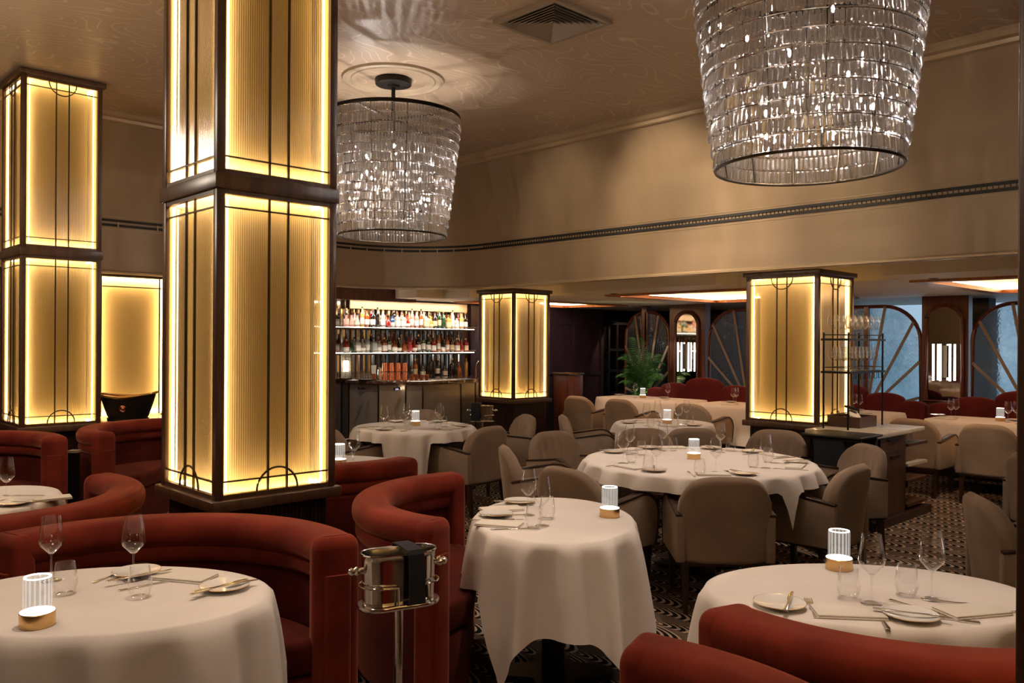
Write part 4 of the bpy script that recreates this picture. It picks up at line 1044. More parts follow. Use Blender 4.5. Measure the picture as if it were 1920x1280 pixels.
for i in range(9):
    a = 2*PI*i/9; MB().tube([(.015*math.cos(a), .015*math.sin(a), .01), (.030*math.cos(a), .030*math.sin(a), .20)], .006, 5).build('straw', 'paper_white', t)
x, y = PD(712, 11.2); tag(MB().lathe([(0, 0), (.028, 0), (.028, .13), (.02, .15), (.012, .17), (0, .17)], 16).build('cocktail_shaker', 'steel', smooth=True, loc=(x, y, 1.075)), 'steel cocktail shaker between the straws and copper cups', 'shaker')
x, y = PD(690, 11.05); tag(MB().lathe([(0, 0), (.12, 0), (.13, .015), (.0, .012)], 28).build('black_tray', 'black', smooth=True, loc=(x, y, 1.075)), 'flat black tray on the bar top beside the straws', 'tray')
x, y = PD(649, 11.25); t = thing('bar_lamp', 'tall fluted glass cylinder lamp glowing on the bar top', 'lamp', (x, y, 1.075))
MB().lathe([(0, 0), (.085, 0), (.085, .02), (0, .02)], 28).build('base', 'bronze', t, smooth=True)
MB().lathe([(.062, .02), (.062, .42)], 48, flute=(24, .03)).build('glass_shade', 'tube_glass', t, smooth=True, auto=False)
MB().lathe([(0, .11), (.035, .11), (.035, .25), (0, .25)], 16).build('light_core', 'bar_flame', t, smooth=True)
x, y = PD(893, 11.95); t = thing('bar_tap', 'curved chrome swan-neck tap at the end of the bar', 'tap', (x, y, 1.075), AL)
MB().tube([(0, 0, 0), (0, 0, .02), (0, 0, .10)], .012, 8).build('stem', 'steel', t, smooth=True)
MB().tube([(0, 0, .10)]+[(-.03+.03*math.cos(a)+(.0), 0, .10+.0) for a in (0,)]+[(.10-.10*math.cos(a), 0, .16+.10*math.sin(a)) for a in [PI*.62*i/8 for i in range(9)]], .008, 8).build('spout', 'steel', t, smooth=True)
# upturned tumblers on the back counter
tum = MB().lathe([(.034, 0), (.026, .085), (0, .09)], 14)
tm = tum.build('upturned_tumbler', 'clear_glass', smooth=True)
for i in range(22):
    x = 6.90+.085*(i % 11); y = 10.345+.085*(i//11)
    o = tm if i == 0 else tm.copy()
    if i: COL.objects.link(o)
    o.location = (x, y, 1.0315)
    tag(o, 'upturned clear tumbler on the back counter, %s rank, %s from the bar lamp' % (['front', 'rear'][i//11], ORD[i % 11]), 'glass', 'upturned tumblers on the back counter')
# host stand and shelf by the entrance
x, y = PD(1066, 12.95); t = thing('host_stand', 'mahogany host stand with a marble top near the entrance', 'stand', (x, y, 0), 0)
MB().box(-.16, .16, -.16, .16, 0, 1.09).build('body', 'mahogany', t, bevel=.004); MB().box(-.18, .18, -.18, .18, 1.09, 1.125).build('top', 'marble_dark', t, bevel=.004)
x, y = PD(1041, 13.75); t = thing('host_shelf', 'dark shelf unit with a pale book behind the host stand', 'shelf', (x, y, 0), 0)
MB().box(-.18, .18, -.15, .15, 0, .70).build('cabinet', 'black', t); MB().box(-.2, .2, -.17, .17, 1.05, 1.08).build('shelf', 'bronze', t); MB().box(-.18, -.16, -.15, .15, .7, 1.05).build('post', 'black', t); MB().box(.16, .18, -.15, .15, .7, 1.05).build('post', 'black', t)
tag(MB().box(-.1, .1, -.07, .07, 0, .03).build('book', 'paper_white', loc=(x, y, .702), bevel=.003), 'pale book lying on the dark shelf behind the host stand', 'book')

# ================================================================ WINE COOLERS
def stadium(hx, r, n=14):
    """outline with two round ends: hx half length of the straight part, r end radius"""
    return [(hx+r*math.cos(-PI/2+PI*i/n), r*math.sin(-PI/2+PI*i/n)) for i in range(n+1)]+[(-hx+r*math.cos(PI/2+PI*i/n), r*math.sin(PI/2+PI*i/n)) for i in range(n+1)]
def loft(hx, prof):
    mb = MB(); vs = []
    for r, z in prof: vs += [(x, y, z) for x, y in stadium(hx if r > .002 else 0, max(r, .001))]
    m = len(stadium(hx, .1)); mb.add(vs, [(q*m+i, q*m+(i+1) % m, (q+1)*m+(i+1) % m, (q+1)*m+i) for q in range(len(prof)-1) for i in range(m)]); return mb
def cooler(x, y, rz, z0, label, towel):
    t = thing('wine_cooler', label, 'wine cooler', (x, y, 0), rz)
    hx, r = .078, .060
    b = loft(hx, [(r*.90, z0+.014), (r*.92, z0+.02), (r*.97, z0+.17), (r, z0+.186), (r*1.07, z0+.190), (r*1.07, z0+.195), (r*.97, z0+.194), (r*.93, z0+.17), (r*.88, z0+.03)])
    b.prism(stadium(hx, r*.9), z0+.012, z0+.03); b.build('bucket', 'steel', t, smooth=True)
    loft(hx, [(.05, z0-.002), (r*1.22, z0-.002), (r*1.26, z0+.002), (r*1.26, z0+.010), (r*1.22, z0+.013), (.05, z0+.013)]).prism(stadium(hx, .052), z0-.002, z0+.013).build('tray', 'steel', t, smooth=True)
    for s_ in (-1, 1):
        pts = [(s_*(hx*.35+0), -r*1.16, z0+.012), (s_*hx*.35, -r*1.16, z0+.075)]+[(s_*(hx+r*1.18*math.sin(a)), -r*1.18*math.cos(a), z0+.08) for a in [PI*i/12 for i in range(13)]]+[(s_*hx*.35, r*1.16, z0+.075), (s_*hx*.35, r*1.16, z0+.012)]
        MB().tube(pts, .0042, 8).build('end_rail', 'steel', t, smooth=True)
        MB().lathe([(0, 0), (.012, 0), (.009, .014), (.017, .020), (.018, .027), (.011, .034), (.016, .042), (.010, .052), (0, .056)], 16, M=Matrix.Translation((s_*(hx+r*.94), 0, z0+.135)) @ Matrix.Rotation(s_*PI/2, 4, 'Y')).build('knob', 'steel', t, smooth=True)
    MB().tube([(0, 0, .02), (0, 0, z0)], .017, 16).build('pole', 'steel', t, smooth=True)
    MB().lathe([(0, 0), (.15, 0), (.15, .012), (.03, .025), (0, .025)], 28).build('foot', 'steel', t, smooth=True)
    if towel:
        prof = [(r*1.34, .10), (r*1.32, .185), (r*1.2, .206), (0, .210), (-r*1.2, .206), (-r*1.34, .190), (-r*1.44, .12), (-r*1.46, .015)]
        m = MB(); vs = []
        for q, (yy, zz) in enumerate(prof): sl = .010*q/len(prof); vs += [(-.030+sl, yy, z0+zz), (.030+sl, yy, z0+zz)]
        m.add(vs, [(2*i, 2*i+1, 2*i+3, 2*i+2) for i in range(len(prof)-1)])
        c, s_ = math.cos(rz), math.sin(rz); o = m.build('folded_towel', 'black_cloth', loc=(x+.03*c, y+.03*s_, 0), rz=rz)
        md = o.modifiers.new('s', 'SOLIDIFY'); md.thickness = .006; md.offset = 1
        tag(o, 'black folded towel draped over the oval chrome cooler', 'towel')
    return t
x, y = DL(3.02, -.405); cooler(x, y, AL+.50, .650, 'oval chrome wine cooler on a pole between two red booths', True)
x, y = DL(10.2, -.36); cooler(x, y, AL, .62, 'small chrome wine cooler standing at the low lit column by the bar', False)
tag(MB().box(-.09, .02, -.02, .02, 0, .22).build('folded_towel', 'black_cloth', loc=(DL(10.07, -.40)[0], DL(10.07, -.40)[1], .64), rz=AL, bevel=.008), 'black folded towel hanging on the small far cooler', 'towel')
# bathtub-shaped cooler
x, y = W(240, 788, .745); t = thing('bathtub_cooler', 'black miniature roll-top bathtub cooler with a brass rim', 'wine cooler', (x, y, .745), AL+.06)
mb = MB(); prof = [(0, 0), (.21, 0), (.215, .03), (.20, .035), (.215, .06), (.245, .14), (.29, .25)]
rings = []; N = 56; vs = []
for r, z in prof:
    for i in range(N):
        a = 2*PI*i/N; zz = z+(.03*(abs(math.cos(a))**2)*(z/.25)**3 + .02*max(0, math.cos(a))*(z/.25)**3); vs.append((r*math.cos(a), r*.52*math.sin(a), zz))
m = len(prof); mb.add(vs, [(q*N+i, q*N+(i+1) % N, (q+1)*N+(i+1) % N, (q+1)*N+i) for q in range(m-1) for i in range(N)])
mb.build('tub_body', 'black', t, smooth=True)
def rimp(k, dz): return [(.29*k*math.cos(2*PI*i/N), .29*k*.52*math.sin(2*PI*i/N)*1.02, .25+dz+.03*abs(math.cos(2*PI*i/N))**2+.02*max(0, math.cos(2*PI*i/N))) for i in range(N)]
MB().tube(rimp(1.03, .0), .014, 8, closed=True).build('rolled_rim', 'brass', t, smooth=True)
vs = rimp(1.0, 0)+[(p[0]*.60, p[1]*.60, .08) for p in rimp(1., 0)]
MB().add(vs, [(i, (i+1) % N, N+(i+1) % N, N+i) for i in range(N)]+[tuple(range(N, 2*N))]).build('inner_lining', 'brass', t, smooth=True)
MB().lathe([(0, .0), (.034, 0), (.036, .006), (.028, .010), (.022, .006), (.012, .014), (0, .016)], 24, M=Matrix.Translation((.0, -.137, .135)) @ Matrix.Rotation(PI/2, 4, 'X') @ Matrix.Rotation(.22, 4, 'X')).build('medallion', 'copper', t, smooth=True)

# ================================================================ PLANT
def palm():
    r_ = random.Random(4); x, y = 11.56, 8.78
    t = thing('potted_palm', 'green feathery palm in front of the dark entrance', 'plant', (x, y, 0))
    MB().lathe([(0, 0), (.15, 0), (.19, .36), (.17, .36), (.0, .33)], 24).build('pot', 'black', t, smooth=True)
    stm = MB(); lf = MB()
    for i in range(30):
        a = r_.uniform(0, 2*PI); L = r_.uniform(.7, 1.15); lean = r_.uniform(.15, .75); top = r_.uniform(.7, 1.25)
        pts = []
        for k in range(9):
            q = k/8; out = lean*(q**1.5)*.52; z = .35+top*(1.75*q-.75*q*q*(.6+lean))
            pts.append(Vector((math.cos(a)*out, math.sin(a)*out, z)))
        stm.tube(pts, .006, 5, r2=.002)
        for k in range(3, 9):
            for e in range(3):
                q = (k-1+e/3)/8; j = min(7, int(q*8)); f = q*8-j; p = pts[j].lerp(pts[j+1], f)
                d = (pts[j+1]-pts[j]).normalized(); side = d.cross(Vector((0, 0, 1))).normalized()
                for s in (-1, 1):
                    l = .21*(1-.45*abs(q-.6)); tip = p+(side*s*.75+d*.65+Vector((0, 0, -.45))).normalized()*l; mid = p.lerp(tip, .45)+Vector((0, 0, .02)); w = d*.009
                    lf.add([p, mid+w, tip, mid-w], [(0, 1, 2, 3)])
    stm.build('stem', 'leaf', t); o = lf.build('foliage', 'leaf', t)
palm()
# ================================================================ TABLEWARE
ZC = .7585
def glass_parts(scale, parts, up=True):
    bowl = [(0, .095), (.012, .096), (.038, .125), (.041, .140), (.036, .18), (.0295, .225)]
    stem = [(.0045, .004), (.0035, .02), (.0035, .085), (.006, .094), (0, .096)]
    foot = [(0, .004), (.02, .0035), (.034, .001), (.034, 0), (0, 0)]
    s = lambda pr: [(r*scale, z*scale) for r, z in pr]
    t = thing('wine_glass', 'x', 'wine glass') if parts else None
    if parts:
        MB().lathe(s(bowl), 28).build('bowl', 'clear_glass', t, smooth=True, auto=False); MB().lathe(s(stem), 10).build('stem', 'clear_glass', t, smooth=True, auto=False); MB().lathe(s(foot), 28).build('foot', 'clear_glass', t, smooth=True, auto=False)
        return t
    mb = MB().lathe(s(bowl), 18).lathe(s(stem), 8).lathe(s(foot), 18)
    return tag(mb.build('wine_glass', 'clear_glass', smooth=True, auto=False), 'x', 'wine glass')
WG, WGs = glass_parts(1., True), glass_parts(1., False)
WG.name = 'wine_glass'
TB = tag(MB().lathe([(0, .006), (.024, .005), (.026, .0), (.028, .002), (.038, .035), (.038, .05), (.029, .105)], 28).build('tumbler', 'clear_glass', smooth=True, auto=False), 'x', 'tumbler')
PL = thing('side_plate', 'x', 'plate')
MB().lathe([(0, .004), (.042, .004), (.050, .008), (.080, .015), (.082, .0165), (.080, .018), (.050, .011), (0, .006)], 40).build('plate_body', 'china', PL, smooth=True)
MB().lathe([(.0805, .0166), (.0825, .0178), (.0818, .0150)], 40).build('rim_line', 'brass', PL, smooth=True)
def knife_mesh():
    m = MB(); pts = [(-.11, .006), (-.105, .0085), (-.02, .0055), (0, .006), (.02, .009), (.07, .010), (.10, .006), (.112, 0), (.10, -.004), (0, -.004), (-.02, -.0045), (-.105, -.0075), (-.11, -.005)]
    m.prism(pts, 0, .0035)
    m2 = m.build('knife', 'cutlery_steel', bevel=.001); return tag(m2, 'x', 'knife')
def fork_mesh():
    m = MB(); m.prism([(-.10, .0055), (-.098, .007), (-.03, .003), (.03, .003), (.045, .011), (.06, .012), (.06, -.012), (.045, -.011), (.03, -.003), (-.03, -.003), (-.098, -.007), (-.10, -.0055)], .001, .0035)
    for k in range(4): y = -.0103+.0069*k; m.box(.06, .10, y-.0015, y+.0015, .001, .0035)
    return tag(m.build('fork', 'cutlery_steel'), 'x', 'fork')
KN, FK = knife_mesh(), fork_mesh()
NPK = tag(MB().box(-.105, .105, -.055, .055, 0, .006).box(-.103, .104, -.053, .054, .0062, .012).build('napkin', 'napkin', bevel=.0028, bseg=2), 'x', 'napkin')
def lamp_proto():
    t = thing('table_lamp', 'x', 'lamp')
    MB().lathe([(0, 0), (.047, 0), (.048, .002), (.048, .040), (.046, .042), (0, .042)], 40).build('brass_base', 'brass', t, smooth=True)
    MB().lathe([(.0375, .0425), (.046, .0425), (.046, .0435), (.0375, .0435)], 40).build('light_ring', 'lamp_ring', t)
    MB().lathe([(0, .0425), (.035, .0425), (.035, .046), (0, .046)], 32).build('light_disc', 'lamp_ring', t)
    MB().lathe([(.037, .0430), (.0385, .045), (.0385, .140), (.037, .142), (.028, .142)], 72, flute=(18, .014)).build('glass_shade', 'lit_acrylic', t, smooth=True, auto=False)
    MB().lathe([(.0365, .1415), (.0365, .1445), (.0325, .1445), (.0325, .1415)], 40).build('lit_rim', 'lamp_ring', t)
    return t
LP = lamp_proto()
def put(proto, px, py, rot, label, z=ZC, group=None, tilt=None):
    x, y = W(px, py, z); return place(proto, (x, y, z), rot, label, group)
A0 = AL
TN = {1: 'on the near booth table', 2: 'on the oval table', 3: 'on the set table behind the booth roll', 4: 'on the biggest round table', 5: 'on the round table before the bar', 6: 'on the small round table', 7: 'on the table behind the widest lit column', 8: 'on the booth table cut by the frame'}
# lamps
for px, py, n in ((70, 1172, 1), (1143, 968, 2), (1573, 1066, 3), (1301, 860, 4), (779, 797, 5), (1251, 794, 6), (636, 872, 7)):
    put(LP, px, py, 0, 'brass-based cordless glass lamp glowing ' + TN[n], group='cordless brass table lamps')
for x, y, lab in ((10.22, 7.72, 'small brass-based lamp on the banquette table next to the palm'), (10.22, 2.86, 'small brass-based lamp on the banquette table under the brightest window')):
    place(LP, (x, y, ZC), 0, lab, 'cordless brass table lamps')
# wine glasses
GG, GT = 'tall wine glasses on the tables', 'clear tumblers on the tables'
for px, py, lab in ((96, 1088, 'tall wine glass beside the lamp on the near booth table'), (250, 1087, 'tall wine glass in front of the far plate on the near booth table'),
                    (990, 965, 'tall wine glass beside the plate on the oval table'), (1016, 985, 'tall wine glass nearer us among the tumblers on the oval table'),
                    (1634, 1131, 'tall wine glass next to the lamp on the set table behind the booth roll'), (1747, 1123, 'tall wine glass farther from the lamp on the set table behind the booth roll'),
                    (664, 871, 'tall wine glass on the table peeping out behind the widest lit column'), (12, 938, 'tall wine glass on the booth table cut by the frame')):
    put(WG, px, py, 0, lab, group=GG)
T4G = [(1168, 868, 'first'), (1181, 852, 'second'), (1243, 845, 'third'), (1231, 882, 'fourth'), (1342, 885, 'fifth'), (1351, 848, 'sixth'), (1436, 877, 'seventh')]
for px, py, o in T4G: put(WGs, px, py, 0, 'tall wine glass on the biggest round table, %s counting clockwise from the oval-table side' % o, group=GG)
for k, (px, py) in enumerate(((720, 806), (757, 808), (762, 797), (826, 804), (822, 797))): put(WGs, px, py, 0, 'tall wine glass on the round table before the bar, %s counting from the lit column' % ORD[k], group=GG)
for k, (px, py) in enumerate(((1212, 798), (1233, 790), (1272, 797), (1287, 790))): put(WGs, px, py, 0, 'tall wine glass on the small round table, %s counting from the host stand' % ORD[k], group=GG)
for k, (px, y_) in enumerate(((1192, 0), (1253, 0), (1376, 0), (1381, 0), (1612, 0), (1602, 0), (1784, 0), (1793, 0), (1891, 0), (1907, 0))):
    u = (px-960)/F; d = (10.22-.08+.1*(k % 2))/(FX+FY*u); x, y = DL(d, u*d)
    place(WGs, (x, y, ZC), 0, 'small far wine glass on a banquette table, %s of the row from the palm end' % ORD[k], GG)
for k, (px, py, lab) in enumerate(((122, 1113, 'clear tumbler beside the lamp and wine glass on the near booth table'), (262, 1119, 'clear tumbler before the far plate on the near booth table'),
    (1000, 990, 'clear tumbler between the two wine glasses on the oval table'), (1026, 972, 'clear tumbler on the lamp side on the oval table'),
    (1591, 1122, 'clear tumbler in front of the lamp on the set table behind the booth roll'), (1700, 1116, 'clear tumbler between the two wine glasses on the set table behind the booth roll'), (652, 876, 'clear tumbler on the table peeping out behind the widest lit column'))):
    put(TB, px, py, 0, lab, group=GT)
for k, (px, py) in enumerate(((1184, 867), (1203, 853), (1216, 884), (1262, 845), (1312, 890), (1370, 846), (1412, 876), (1440, 866))): put(TB, px, py, 0, 'clear tumbler on the biggest round table, %s counting from the oval-table side' % ORD[k], group=GT)
for k, (px, py) in enumerate(((734, 800), (771, 795), (765, 806), (811, 803), (832, 800))): put(TB, px, py, 0, 'clear tumbler on the round table before the bar, %s counting from the lit column' % ORD[k], group=GT)
for k, (px, py) in enumerate(((1220, 801), (1240, 793), (1265, 801), (1294, 799))): put(TB, px, py, 0, 'clear tumbler on the small round table, %s counting from the host stand' % ORD[k], group=GT)
# settings placed one by one on the three near tables
GP, GK, GF, GN_ = 'gold-rimmed side plates', 'steel knives', 'steel forks', 'folded white napkins'
def putz(proto, px, py, rot, z, lab, g): x, y = W(px, py, z); return place(proto, (x, y, z), A0+rot, lab, g)
for px, py, lab in ((256, 1077, 'side plate at the far rim of the near booth table'), (421, 1104, 'side plate at the end of the near booth table by the red booth end'), (975, 943, 'side plate on the oval table behind the wine glasses'), (930, 967, 'side plate on the oval table between the two napkins'),
                    (1462, 1137, 'side plate bearing one knife at the end of the set table by the booth roll'), (1708, 1159, 'side plate between two napkins on the set table behind the booth roll'), (28, 946, 'side plate on the booth table cut by the frame')): putz(PL, px, py, 0, ZC, lab, GP)
for px, py, r, z, lab in ((262, 1079, .75, .777, 'knife resting across the far plate of the near booth table'), (425, 1098, .7, .777, 'knife resting across the plate by the red booth end'), (412, 1100, .95, .777, 'second knife beside the first on the plate by the red booth end'),
                    (1480, 1127, 1.15, .777, 'knife resting on the lone plate of the set table behind the red booth roll'), (1651, 1158, 1.35, ZC, 'knife beside the first napkin of the set table behind the red booth roll'), (1710, 1150, -.42, .777, 'knife lying across the plate between two napkins'), (1800, 1131, -.35, ZC, 'knife beyond the second napkin of the set table behind the red booth roll'), (1868, 1153, .35, ZC, 'knife at the outer edge of the second napkin near the dark post'),
                    (945, 966, .05, .777, 'knife lying on the plate between the two napkins of the oval table'), (965, 992, .12, ZC, 'knife along the nearer napkin of the oval table'), (965, 940, -.1, .777, 'knife on the far plate of the oval table'), (285, 1096, .75, ZC, 'knife between the tumbler and napkin of the near booth table'), (45, 929, .0, ZC, 'knife on the booth table cut by the frame'), (50, 941, .05, .777, 'knife on the plate of the booth table cut by the frame')): putz(KN, px, py, r, z, lab, GK)
for px, py, r, z, lab in ((212, 1078, 1.35, ZC, 'fork beside the far plate of the near booth table'), (393, 1097, -.3, ZC, 'fork between napkin and plate on the near booth table'), (1522, 1140, 1.35, ZC, 'fork between plate and napkin of the set table behind the red booth roll'), (1722, 1140, -1.0, ZC, 'fork behind the plate between two napkins'), (1768, 1160, -.4, ZC, 'fork before the second napkin near the dark post'), (925, 975, .1, ZC, 'fork before the plate of the oval table')): putz(FK, px, py, r, z, lab, GF)
for px, py, r, lab in ((345, 1083, -.25, 'folded napkin between the two plates of the near booth table'), (940, 956, .35, 'folded napkin on the far side of the oval table'), (936, 984, -.30, 'folded napkin on the near side of the oval table'), (1590, 1151, -.10, 'folded napkin between fork and knife behind the red booth roll'), (1822, 1148, .25, 'folded napkin next to the dark post at the frame edge'), (92, 936, .6, 'folded napkin on the booth table cut by the frame')): putz(NPK, px, py, r, ZC, lab, GN_)
# settings round the round tables, one in front of each chair
def seat_setting(tc, R, seat, who, full=True):
    cx, cy = DL(*tc); sx, sy = DL(*seat); a = math.atan2(sy-cy, sx-cx)
    ux, uy = math.cos(a), math.sin(a); vx, vy = -uy, ux
    P_ = lambda r, s: (cx+ux*r+vx*s, cy+uy*r+vy*s)
    x, y = P_(R-.13, 0); place(NPK, (x, y, ZC), a+PI/2, 'folded napkin '+who, GN_)
    x, y = P_(R-.16, .20); place(PL, (x, y, ZC), 0, 'side plate '+who, GP)
    place(KN, (x, y, .777), a+.8, 'butter knife on the plate '+who, GK)
    x, y = P_(R-.14, -.135); place(KN, (x, y, ZC), a+.06, 'knife beside the napkin '+who, GK)
    x, y = P_(R-.22, .12); place(FK, (x, y, ZC), a+PI+.1, 'fork beside the napkin '+who, GF)
for s, w_ in (((5.18, 1.275), 'in front of the chair with its back square-on to us'), ((5.62, 2.03), 'in front of the turned-away chair near the set table lamp'), ((6.46, 2.50), 'in front of the fluted chair by the service station'), ((7.28, 2.36), 'in front of the fluted chair at the glass-rack column'), ((7.34, 1.22), 'in front of the shaded chair at the biggest round table'), ((7.02, .48), 'in front of the fluted chair below the bar column'), ((5.42, .55), 'in front of the smooth-backed chair beyond the oval table lamp')): seat_setting((5.98, 1.34), .80, s, w_)
for s, w_ in (((7.92, -.42), 'in front of the broad-backed chair before the bar'), ((7.90, -1.5), 'before the column-hidden chair at the bar table'), ((9.3, -1.04), 'in front of the chair against the bar front'), ((8.9, -.10), 'in front of the chair below the small far cooler')): seat_setting((8.24, -.955), .575, s, w_)
for s, w_ in (((8.98, .84), 'in front of the side-on chair near the host stand'), ((7.98, 1.68), 'in front of the shaded chair at the small round table')): seat_setting((8.75, 1.60), .50, s, w_)
for k, (y, w_) in enumerate(((8.1, 'next to the palm'), (7.25, 'next to the lamp by the palm banquette'), (6.1, 'half behind the low lit column'), (4.3, 'behind the service station'), (3.35, 'before the chair partly behind the service station'), (2.55, 'before the whole plain-backed chair'))):
    place(NPK, (10.02, y, ZC), PI/2, 'folded napkin on the banquette table '+w_, GN_); place(PL, (10.40, y+.22, ZC), 0, 'side plate on the banquette table '+w_, GP)
# stemware on the rack: balloon glasses on top, upright wine glasses below
bl = tag(MB().lathe([(0, .085), (.015, .087), (.045, .11), (.055, .145), (.050, .18), (.036, .215)], 18).lathe([(.004, .003), (.0035, .08), (.006, .086)], 8).lathe([(0, .003), (.035, .001), (.035, 0), (0, 0)], 18).build('balloon_glass', 'clear_glass', smooth=True, auto=False), 'x', 'wine glass')
for k in range(12):
    x = 7.46+.125*(k//2); y = RY0+.058+.11*(k % 2); place(bl, (x, y, 1.646), 0, 'balloon glass, top tier of the black rack, %s row, %s from the column' % (['near', 'rear'][k % 2], ORD[k//2]), 'balloon glasses on the rack')
for k in range(18):
    x = 7.445+.082*(k//2); y = RY0+.058+.11*(k % 2); place(WGs, (x, y, 1.346), 0, 'wine glass, lower tier of the black rack, %s row, %s from the column' % (['near', 'rear'][k % 2], ORD[k//2]), 'wine glasses on the lower rack tier')

# ================================================================ LIGHT
def light(name, typ, loc, power, col, **kw):
    l = bpy.data.lights.new(name, typ); l.energy = power; l.color = col
    for k, v in kw.items():
        if k not in ('rot', 'aim'): setattr(l, k, v)
    o = bpy.data.objects.new(name, l); COL.objects.link(o); o.location = loc
    if 'aim' in kw:
        o.rotation_euler = (Vector(kw['aim'])-Vector(loc)).to_track_quat('-Z', 'Y').to_euler()
    elif 'rot' in kw: o.rotation_euler = kw['rot']
    return o
WARM = (1., .78, .61)
def downlight(x, y, ax, ay, az, p, ang=50, size=.05, col=WARM, z=ZT-.02):
    light('ceiling_spotlight', 'SPOT', (x, y, z), p, col, spot_size=math.radians(ang), spot_blend=.6, shadow_soft_size=size, aim=(ax, ay, az))
def over(d, l, p, ang=46, off=(0, 0)):
    x, y = DL(d, l); downlight(x+off[0], y+off[1], x, y, .75, p, ang)
S = .62
over(2.73, -1.33, 260*S, 50, (.3, -.2)); over(4.0, .2, 300*S, 44, (.2, -.1)); over(2.83, 1.22, 200*S, 46, (-.1, .2)); over(5.98, 1.34, 420*S, 56, (.1, -.2))
over(8.24, -.96, 300*S, 44, (-.2, -.2)); over(8.75, 1.6, 240*S, 44, (-.4, -.4)); over(4.17, -.6, 110*S, 40); over(4.7, -2.3, 140*S, 50, (-.2, .3)); over(6.6, -3.2, 190*S, 55, (0, -.2)); over(1.9, .5, 130*S, 60)
over(3.3, -.5, 80*S, 40)
light('low_spotlight', 'SPOT', (7.9, 2.3, 2.24), 80, (1., .74, .52), spot_size=math.radians(110), spot_blend=.7, shadow_soft_size=.04, aim=(7.7, 3.1, .8))  # added warm spot that brightens the station top
for y in (8.0, 7.2, 6.1, 3.3, 2.6): light('low_spotlight', 'SPOT', (9.0, y, 2.24), 58, (1., .66, .42), spot_size=math.radians(105), spot_blend=.7, shadow_soft_size=.04, aim=(10.0, y, .7))
for y in (8.4, 4.7, 1.5): light('low_spotlight', 'SPOT', (11.0, y, 2.24), 8, (.8, .85, 1.), spot_size=math.radians(110), spot_blend=.8, shadow_soft_size=.05, aim=(11.2, y, .7))
# bare point lamps outside the frame, added as ambient fill, and wall washers for the bulkhead
for x, y, z, p in ((0., 6.1, 3.0, 130), (0., 1.9, 3.0, 40), (4.3, -2.1, 3.0, 18)): light('fill_light', 'POINT', (x, y, z), p, (1., .84, .66), shadow_soft_size=.25)
for y, p in ((6.6, 80), (5.2, 260), (4.0, 190), (2.4, 12), (.6, 6)): light('wall_washer', 'SPOT', (5.4, y, 3.9), p, (1., .82, .58), spot_size=math.radians(62), spot_blend=.8, shadow_soft_size=.06, aim=(7.2, y-.1, 2.95))
# bar lighting
light('bar_strip', 'AREA', (7.7, 10.40, 2.18), 38, (1., .84, .66), shape='RECTANGLE', size=3., size_y=.05, aim=(7.7, 10.62, 1.4))
x, y = PD(745, 10.7); light('bar_spot', 'SPOT', (x+.06, y, .98), 8, (.85, .85, 1.), spot_size=math.radians(70), spot_blend=.4, shadow_soft_size=.01, aim=(x-.4, y+.25, .7))
x, y = PD(640, 10.5); light('bar_front_wash', 'SPOT', DL(9.3, -1.4)+(3.9,), 260, (1., .84, .66), spot_size=math.radians(40), spot_blend=.7, shadow_soft_size=.05, aim=DL(10.8, -1.3)+(.7,))
light('bar_spot', 'SPOT', (x, y, 1.9), 16, (.75, .82, 1.), spot_size=math.radians(60), shadow_soft_size=.03, aim=(x+.2, y+.6, .7))
light('plant_spot', 'SPOT', (11.62, 8.55, .5), 22, (.95, 1., .55), spot_size=math.radians(80), shadow_soft_size=.02, aim=(11.5, 8.85, 1.3))
light('plant_spot', 'SPOT', (10.6, 9.2, 2.2), 75, (1., .95, .8), spot_size=math.radians(60), shadow_soft_size=.03, aim=(11.55, 8.8, 1.0))
light('entry_fill', 'SPOT', (13.45, 9.7, 2.15), 45, (1., .8, .6), spot_size=math.radians(70), shadow_soft_size=.03, aim=(13.45, 10.8, 1.2))  # added spot, no fitting: brightens the brown panel behind the door panes
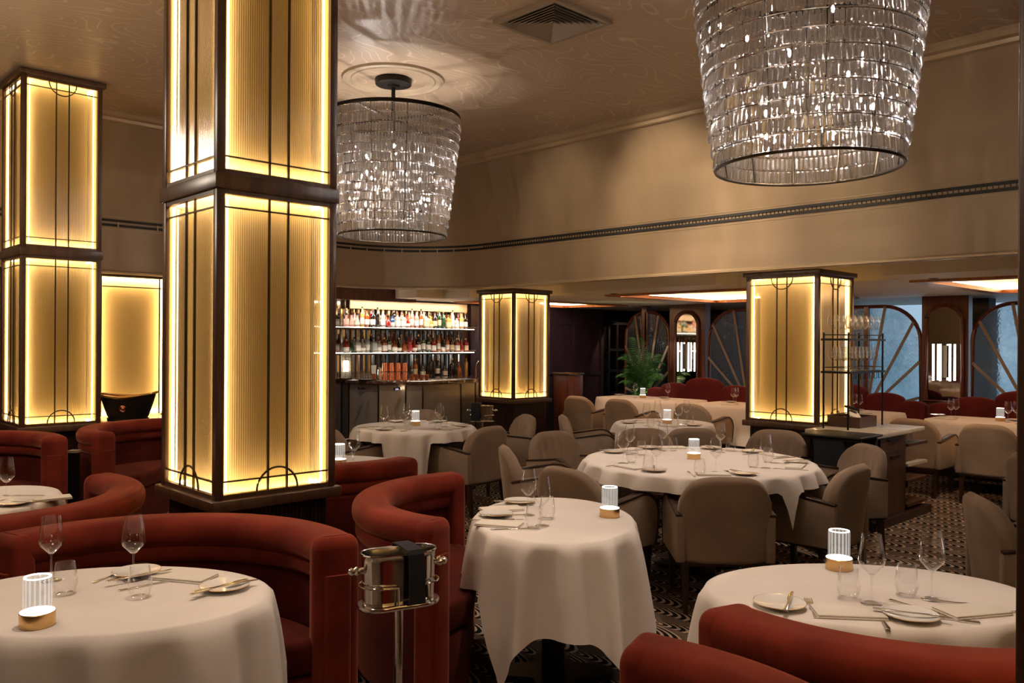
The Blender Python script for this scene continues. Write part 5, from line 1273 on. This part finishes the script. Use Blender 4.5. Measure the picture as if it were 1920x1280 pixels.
light('entry_fill', 'SPOT', (10.2, 9.6, 2.2), 70, (.55, .6, 1.), spot_size=math.radians(100), shadow_soft_size=.05, aim=(10.6, 10.8, 1.2))  # added bluish spot that lifts the dark panelled wall
w = bpy.data.worlds.new('dusk'); sc.world = w; w.use_nodes = True
wt = w.node_tree; wtc = wt.nodes.new('ShaderNodeTexCoord'); wn = wt.nodes.new('ShaderNodeTexNoise'); wn.inputs['Scale'].default_value = 3.; wt.links.new(wtc.outputs['Generated'], wn.inputs['Vector'])
wr = wt.nodes.new('ShaderNodeValToRGB'); wr.color_ramp.elements[0].color = (.10, .24, .36, 1); wr.color_ramp.elements[1].color = (.62, .80, 1., 1); wr.color_ramp.elements[0].position = .38; wr.color_ramp.elements[1].position = .62
wt.links.new(wn.outputs[0], wr.inputs[0]); wt.links.new(wr.outputs[0], wt.nodes['Background'].inputs[0]); w.node_tree.nodes['Background'].inputs[1].default_value = 1.15
# ================================================================ CAMERA
cd = bpy.data.cameras.new('camera'); cam = bpy.data.objects.new('camera', cd); COL.objects.link(cam)
cd.sensor_fit = 'HORIZONTAL'; cd.sensor_width = 36.; cd.lens = F/1920*36
cam.location = (0, 0, H)
cam.matrix_world = Matrix.Translation((0, 0, H)) @ Matrix.Rotation(math.atan2(-FX, FY), 4, 'Z') @ Matrix.Rotation(PI/2, 4, 'X') @ Matrix.Rotation(K, 4, 'Z')
cd.clip_start = .05; cd.clip_end = 100
sc.camera = cam
sc.view_settings.view_transform = 'Standard'; sc.view_settings.look = 'None'; sc.view_settings.exposure = -.22; sc.view_settings.gamma = 1.; sc.view_settings.use_curve_mapping = False
cy = sc.cycles
cy.max_bounces = 8; cy.diffuse_bounces = 3; cy.glossy_bounces = 4; cy.transmission_bounces = 8; cy.transparent_max_bounces = 32
cy.caustics_reflective = False; cy.caustics_refractive = False; cy.sample_clamp_indirect = 6.; cy.sample_clamp_direct = 0.
cy.use_denoising = True
try: cy.denoiser = 'OPENIMAGEDENOISE'
except Exception: pass
cy.use_light_tree = True
